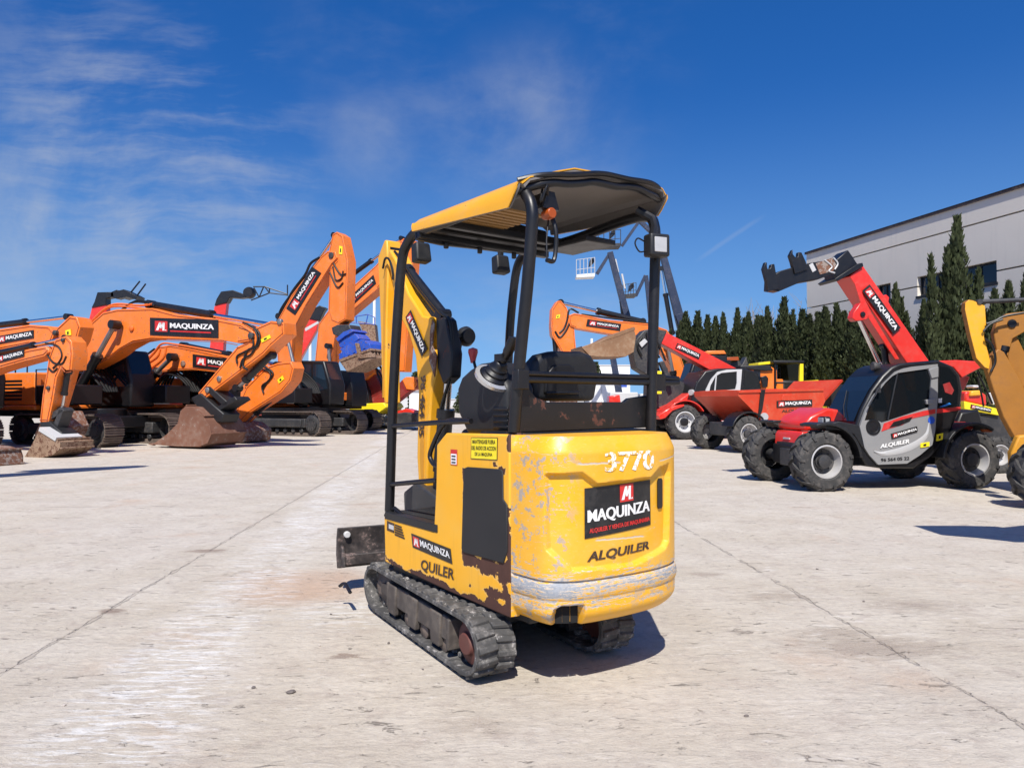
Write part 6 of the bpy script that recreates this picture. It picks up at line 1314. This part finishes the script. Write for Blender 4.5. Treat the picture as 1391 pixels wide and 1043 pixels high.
# ------------------------------------------------------------------ far buildings
def far(name, label, cat, px0, px1, y0, d_, m, dep=8, extra=None):
    f = Fr(V(((px0 - CX) / F * d_, d_, 0)), 0); r_ = f.root(name, label, cat); x1 = (px1 - px0) * d_ / F; z1 = f.pl(px0, y0)[1]; mb = MB(); mb.bb(0, x1, 0, dep, 0, z1); mb.build('wall', m, r_, .03)
    mb = MB(); mb.bb(-.15, x1 + .15, -.15, dep, z1 + .002, z1 + .25); mb.build('roof', LGREY, r_)
    if extra: extra(r_, x1, z1)
def stripes(r_, x1, z1):
    mb = MB()
    for k in range(int(x1 / .7)): mb.bb(k * .7 + .2, k * .7 + .25, -.03, 0, .3, z1 - .3)
    mb.build('rib', LGREY, r_)
def bluewin(r_, x1, z1):
    mb = MB(); mb.bb(x1 * .1, x1 * .9, -.05, -.002, z1 * .5, z1 * .62); mb.build('window', BLUEP, r_)
far('container', 'white site container beyond the yard edge, left of the yellow boom', 'container', 556, 604, 531, 62, WHITE, 3, stripes)
far('office_building', 'long low white building with a blue window band far beyond the seat', 'building', 812, 856, 497, 150, WHITE, 20, bluewin)
far('container', 'white container with open slatted side seen behind the black seat', 'container', 800, 838, 520, 55, WHITE, 3, stripes)
far('storage_shed', 'pale grey storage shed far behind the small maroon excavator', 'shed', 470, 560, 533, 120, LGREY, 12, stripes)
far('perimeter_wall', 'long low pale wall closing the back of the yard', 'wall', -500, 900, 543, 190, LGREY, 1)
f = Fr(ground(838, 580), 180, 0); r_ = f.root('utility_cart', 'small red cart low on the ground behind the seat', 'cart'); D = Digger(f, r_, 1)
D.slab('body', [(826, 570), (828, 538), (842, 536), (846, 570)], .5, .5, RED, .05)
for wx in (830, 842):
    x = f.pl(wx, 570)[0]
    for wy in (-.5, .5): wheel(r_, (x, wy, .3), .3, .2, .16, 1 if wy > 0 else -1, 10)
# ------------------------------------------------------------------ cypresses and bare scrub
def leafmat(name, a, b_):
    m, t, b = newmat(name); c = t.co(); n = t.noise(c, 2.2, 5); n2 = t.noise(c, 14, 3)
    t.put(b.inputs['Base Color'], t.mix(t.m('ADD', t.m('MULTIPLY', n, .6), t.m('MULTIPLY', n2, .4)), a, b_)); b.inputs['Roughness'].default_value = .7; b.inputs['Specular IOR Level'].default_value = .2
    return m
CYP = leafmat('cypress_leaf', (.018, .028, .012), (.075, .088, .036)); BARK = paint('grey_bark', (.13, .1, .08), .9, .3, bmp=.6)
def cypress_mesh(seed, nsp, fat):
    rr = random.Random(seed); mb = MB(); spires = [(0, 0, 1.0, .082 * fat)]
    for k in range(nsp): a = rr.uniform(0, 6.28); q = rr.uniform(.03, .105) * fat; spires.append((math.cos(a) * q, math.sin(a) * q, rr.uniform(.4, .95), rr.uniform(.026, .058) * fat))
    for (sx, sy, h, rad) in spires:
        lean = (rr.uniform(-.04, .04), rr.uniform(-.04, .04)); N = int(5200 * h * rad / .08); ph = [rr.uniform(0, 6.28) for _ in range(6)]
        for _ in range(N):
            k = 1 - rr.random() ** .85 * .985; z = h * k; a = rr.uniform(0, 6.28)
            env = rad * (min(1, (1 - k) * 2.3) ** 1.1 * .96 + .05) * min(1, .6 + k * 2.0)
            lump = .74 + .30 * math.sin(z * 38 + ph[0] + 2 * math.sin(a + ph[1])) * math.sin(a * 3 + ph[2] + z * 9) + .16 * math.sin(z * 90 + a * 5 + ph[3])
            q = env * (rr.random() ** .4) * max(.35, lump) * (1 if rr.random() > .07 else rr.uniform(1.1, 1.55))
            x, y = sx + lean[0] * k + math.cos(a) * q, sy + lean[1] * k + math.sin(a) * q
            up = V((math.cos(a) * .3 + rr.uniform(-.28, .28), math.sin(a) * .3 + rr.uniform(-.28, .28), 1)).normalized(); s_ = rr.uniform(.006, .019)
            sd_ = up.cross(V((math.cos(a + rr.uniform(-1, 1)), math.sin(a + rr.uniform(-1, 1)), 0))).normalized() * s_ * .36; p = V((x, y, z)); e = p + up * s_ * 1.9
            mb.add([p - sd_ * .6, p + sd_ * .6, p + up * s_ * .8 + sd_, e, p + up * s_ * .8 - sd_], [(0, 1, 2, 3, 4)])
    me = mb.build('crown', CYP); col.objects.unlink(me); return me.data
cyv = [cypress_mesh(s_, n_, ft) for s_, n_, ft in ((1, 4, 1.2), (2, 6, 1.35), (3, 3, 1.0), (4, 7, 1.5), (5, 5, 1.25), (6, 6, 1.4))]
tm = MB(); tm.tube([(0, 0, 0), (.002, 0, .3), (0, .002, .75)], [.018, .013, .003], 8); to = tm.build('trunk', BARK); col.objects.unlink(to); tm = to.data
rt = random.Random(11)
def cypress(px, ytop, d_, v, label, group='cypress row along the warehouse', wf=1.0):
    x = (px - CX) / F * d_; z = H + (YH - ytop) * d_ / F
    e = bpy.data.objects.new('cypress_tree', None); col.objects.link(e); e.location = (x, d_, 0); e.rotation_euler = (0, 0, rt.uniform(0, 6.28)); e.scale = (z * wf, z * wf, z); tag(e, label, 'tree', group)
    for nm, me in (('crown', cyv[v]), ('trunk', tm)): o = bpy.data.objects.new(nm, me); col.objects.link(o); o.parent = e
cypress(1293, 300, 24.5, 0, 'tallest dark cypress, standing alone above the row before the warehouse windows', wf=1.05)
GL = 'dense dark cypress in the clipped row before the grey warehouse'
for px, yt, d_, v in ((1212, 388, 26, 2), (1226, 398, 26.5, 2), (1238, 425, 26, 1), (1281, 420, 25, 5), (1306, 418, 25, 1), (1252, 410, 25, 3), (1272, 415, 25.5, 1), (1321, 404, 24, 3), (1345, 395, 23.5, 1), (1366, 385, 24, 3), (1390, 352, 24.5, 0), (1409, 380, 24, 1)): cypress(px, yt, d_, v, GL, wf=rt.uniform(.85, 1.15))
px = 936
while px < 1205:
    yt = 425 - 6 * math.sin(px * .031) + rt.uniform(-13, 24); near_ = (px - 936) / 270
    if px > 1090: yt -= 4
    cypress(px, yt, 43 - 16 * near_ + rt.uniform(-.8, .8), rt.randrange(6), GL, wf=rt.uniform(1.15, 1.6)); px += rt.uniform(7, 12)
def bare(px, ytop, d_, label, spread=.3, n=46):
    x = (px - CX) / F * d_; z = H + (YH - ytop) * d_ / F; rr = random.Random(int(px)); e = bpy.data.objects.new('bare_tree', None); col.objects.link(e); e.location = (x, d_, 0); tag(e, label, 'tree', 'leafless trees among the cypresses')
    m = MB(); m.tube([(0, 0, 0), (.05, 0, z * .3), (0, .03, z * .5)], [.12, .09, .06], 7); m.build('trunk', BARK, e); m = MB()
    for k in range(n):
        a = rr.uniform(0, 6.28); h0 = z * rr.uniform(.25, .5); L = z * rr.uniform(.3, .55); q = rr.uniform(.1, spread) * z
        p0 = V((0, 0, h0)); p3 = V((math.cos(a) * q, math.sin(a) * q, min(z, h0 + L))); p1 = p0.lerp(p3, .4) + V((math.cos(a) * q * .2, math.sin(a) * q * .2, 0)); m.tube(bez([p0, p1, p3], 3), [.035, .032, .03, .026, .02, .015, .01], 4)
        for j in range(5): t_ = rr.uniform(.3, .95); b0 = p1.lerp(p3, t_); m.tube([b0, b0 + V((rr.uniform(-.5, .5), rr.uniform(-.5, .5), rr.uniform(.2, .9)))], [.014, .006], 3)
    m.build('branches', paint('pale_twig', (.27, .235, .2), .9, .2), e)
bare(1066, 404, 39, 'leafless pale tree rising behind the cypress row, nearer the telehandler hooks'); bare(1040, 418, 42, 'leafless pale tree rising behind the cypress row, farther from the telehandler hooks', .25, 36)
def bush(px, ytop, d_, w_, label):
    x = (px - CX) / F * d_; z = H + (YH - ytop) * d_ / F; rr = random.Random(px); m = MB()
    for k in range(2600):
        a = rr.uniform(0, 6.28); u = rr.random() ** .4; zz = z * rr.random() ** .8; q = w_ * u * (1 - (zz / z) ** 2.2 * .75) * (.75 + .25 * math.sin(a * 3 + zz)); p = V((math.cos(a) * q, math.sin(a) * q, zz)); s_ = .16
        d1 = V((rr.uniform(-1, 1), rr.uniform(-1, 1), rr.uniform(-.3, 1))).normalized() * s_; d2 = d1.cross(V((rr.uniform(-1, 1), rr.uniform(-1, 1), rr.uniform(-1, 1)))).normalized() * s_ * .6; m.add([p - d1, p + d2, p + d1, p - d2], [(0, 1, 2, 3)])
    e = bpy.data.objects.new('round_tree', None); col.objects.link(e); e.location = (x, d_, 0); tag(e, label, 'tree'); m.build('crown', CYP, e); m = MB(); m.cyl((0, 0, 0), (0, 0, z * .7), .12, 8, 0, .05); m.build('trunk', BARK, e)
bush(808, 492, 75, 1.6, 'small dark bushy tree beside the seat back, before the white building'); bush(568, 505, 80, 1.8, 'small dark bushy tree glimpsed between the yellow dipper and boom'); bush(634, 525, 85, 2.2, 'small dark bushy tree glimpsed beside the control console')
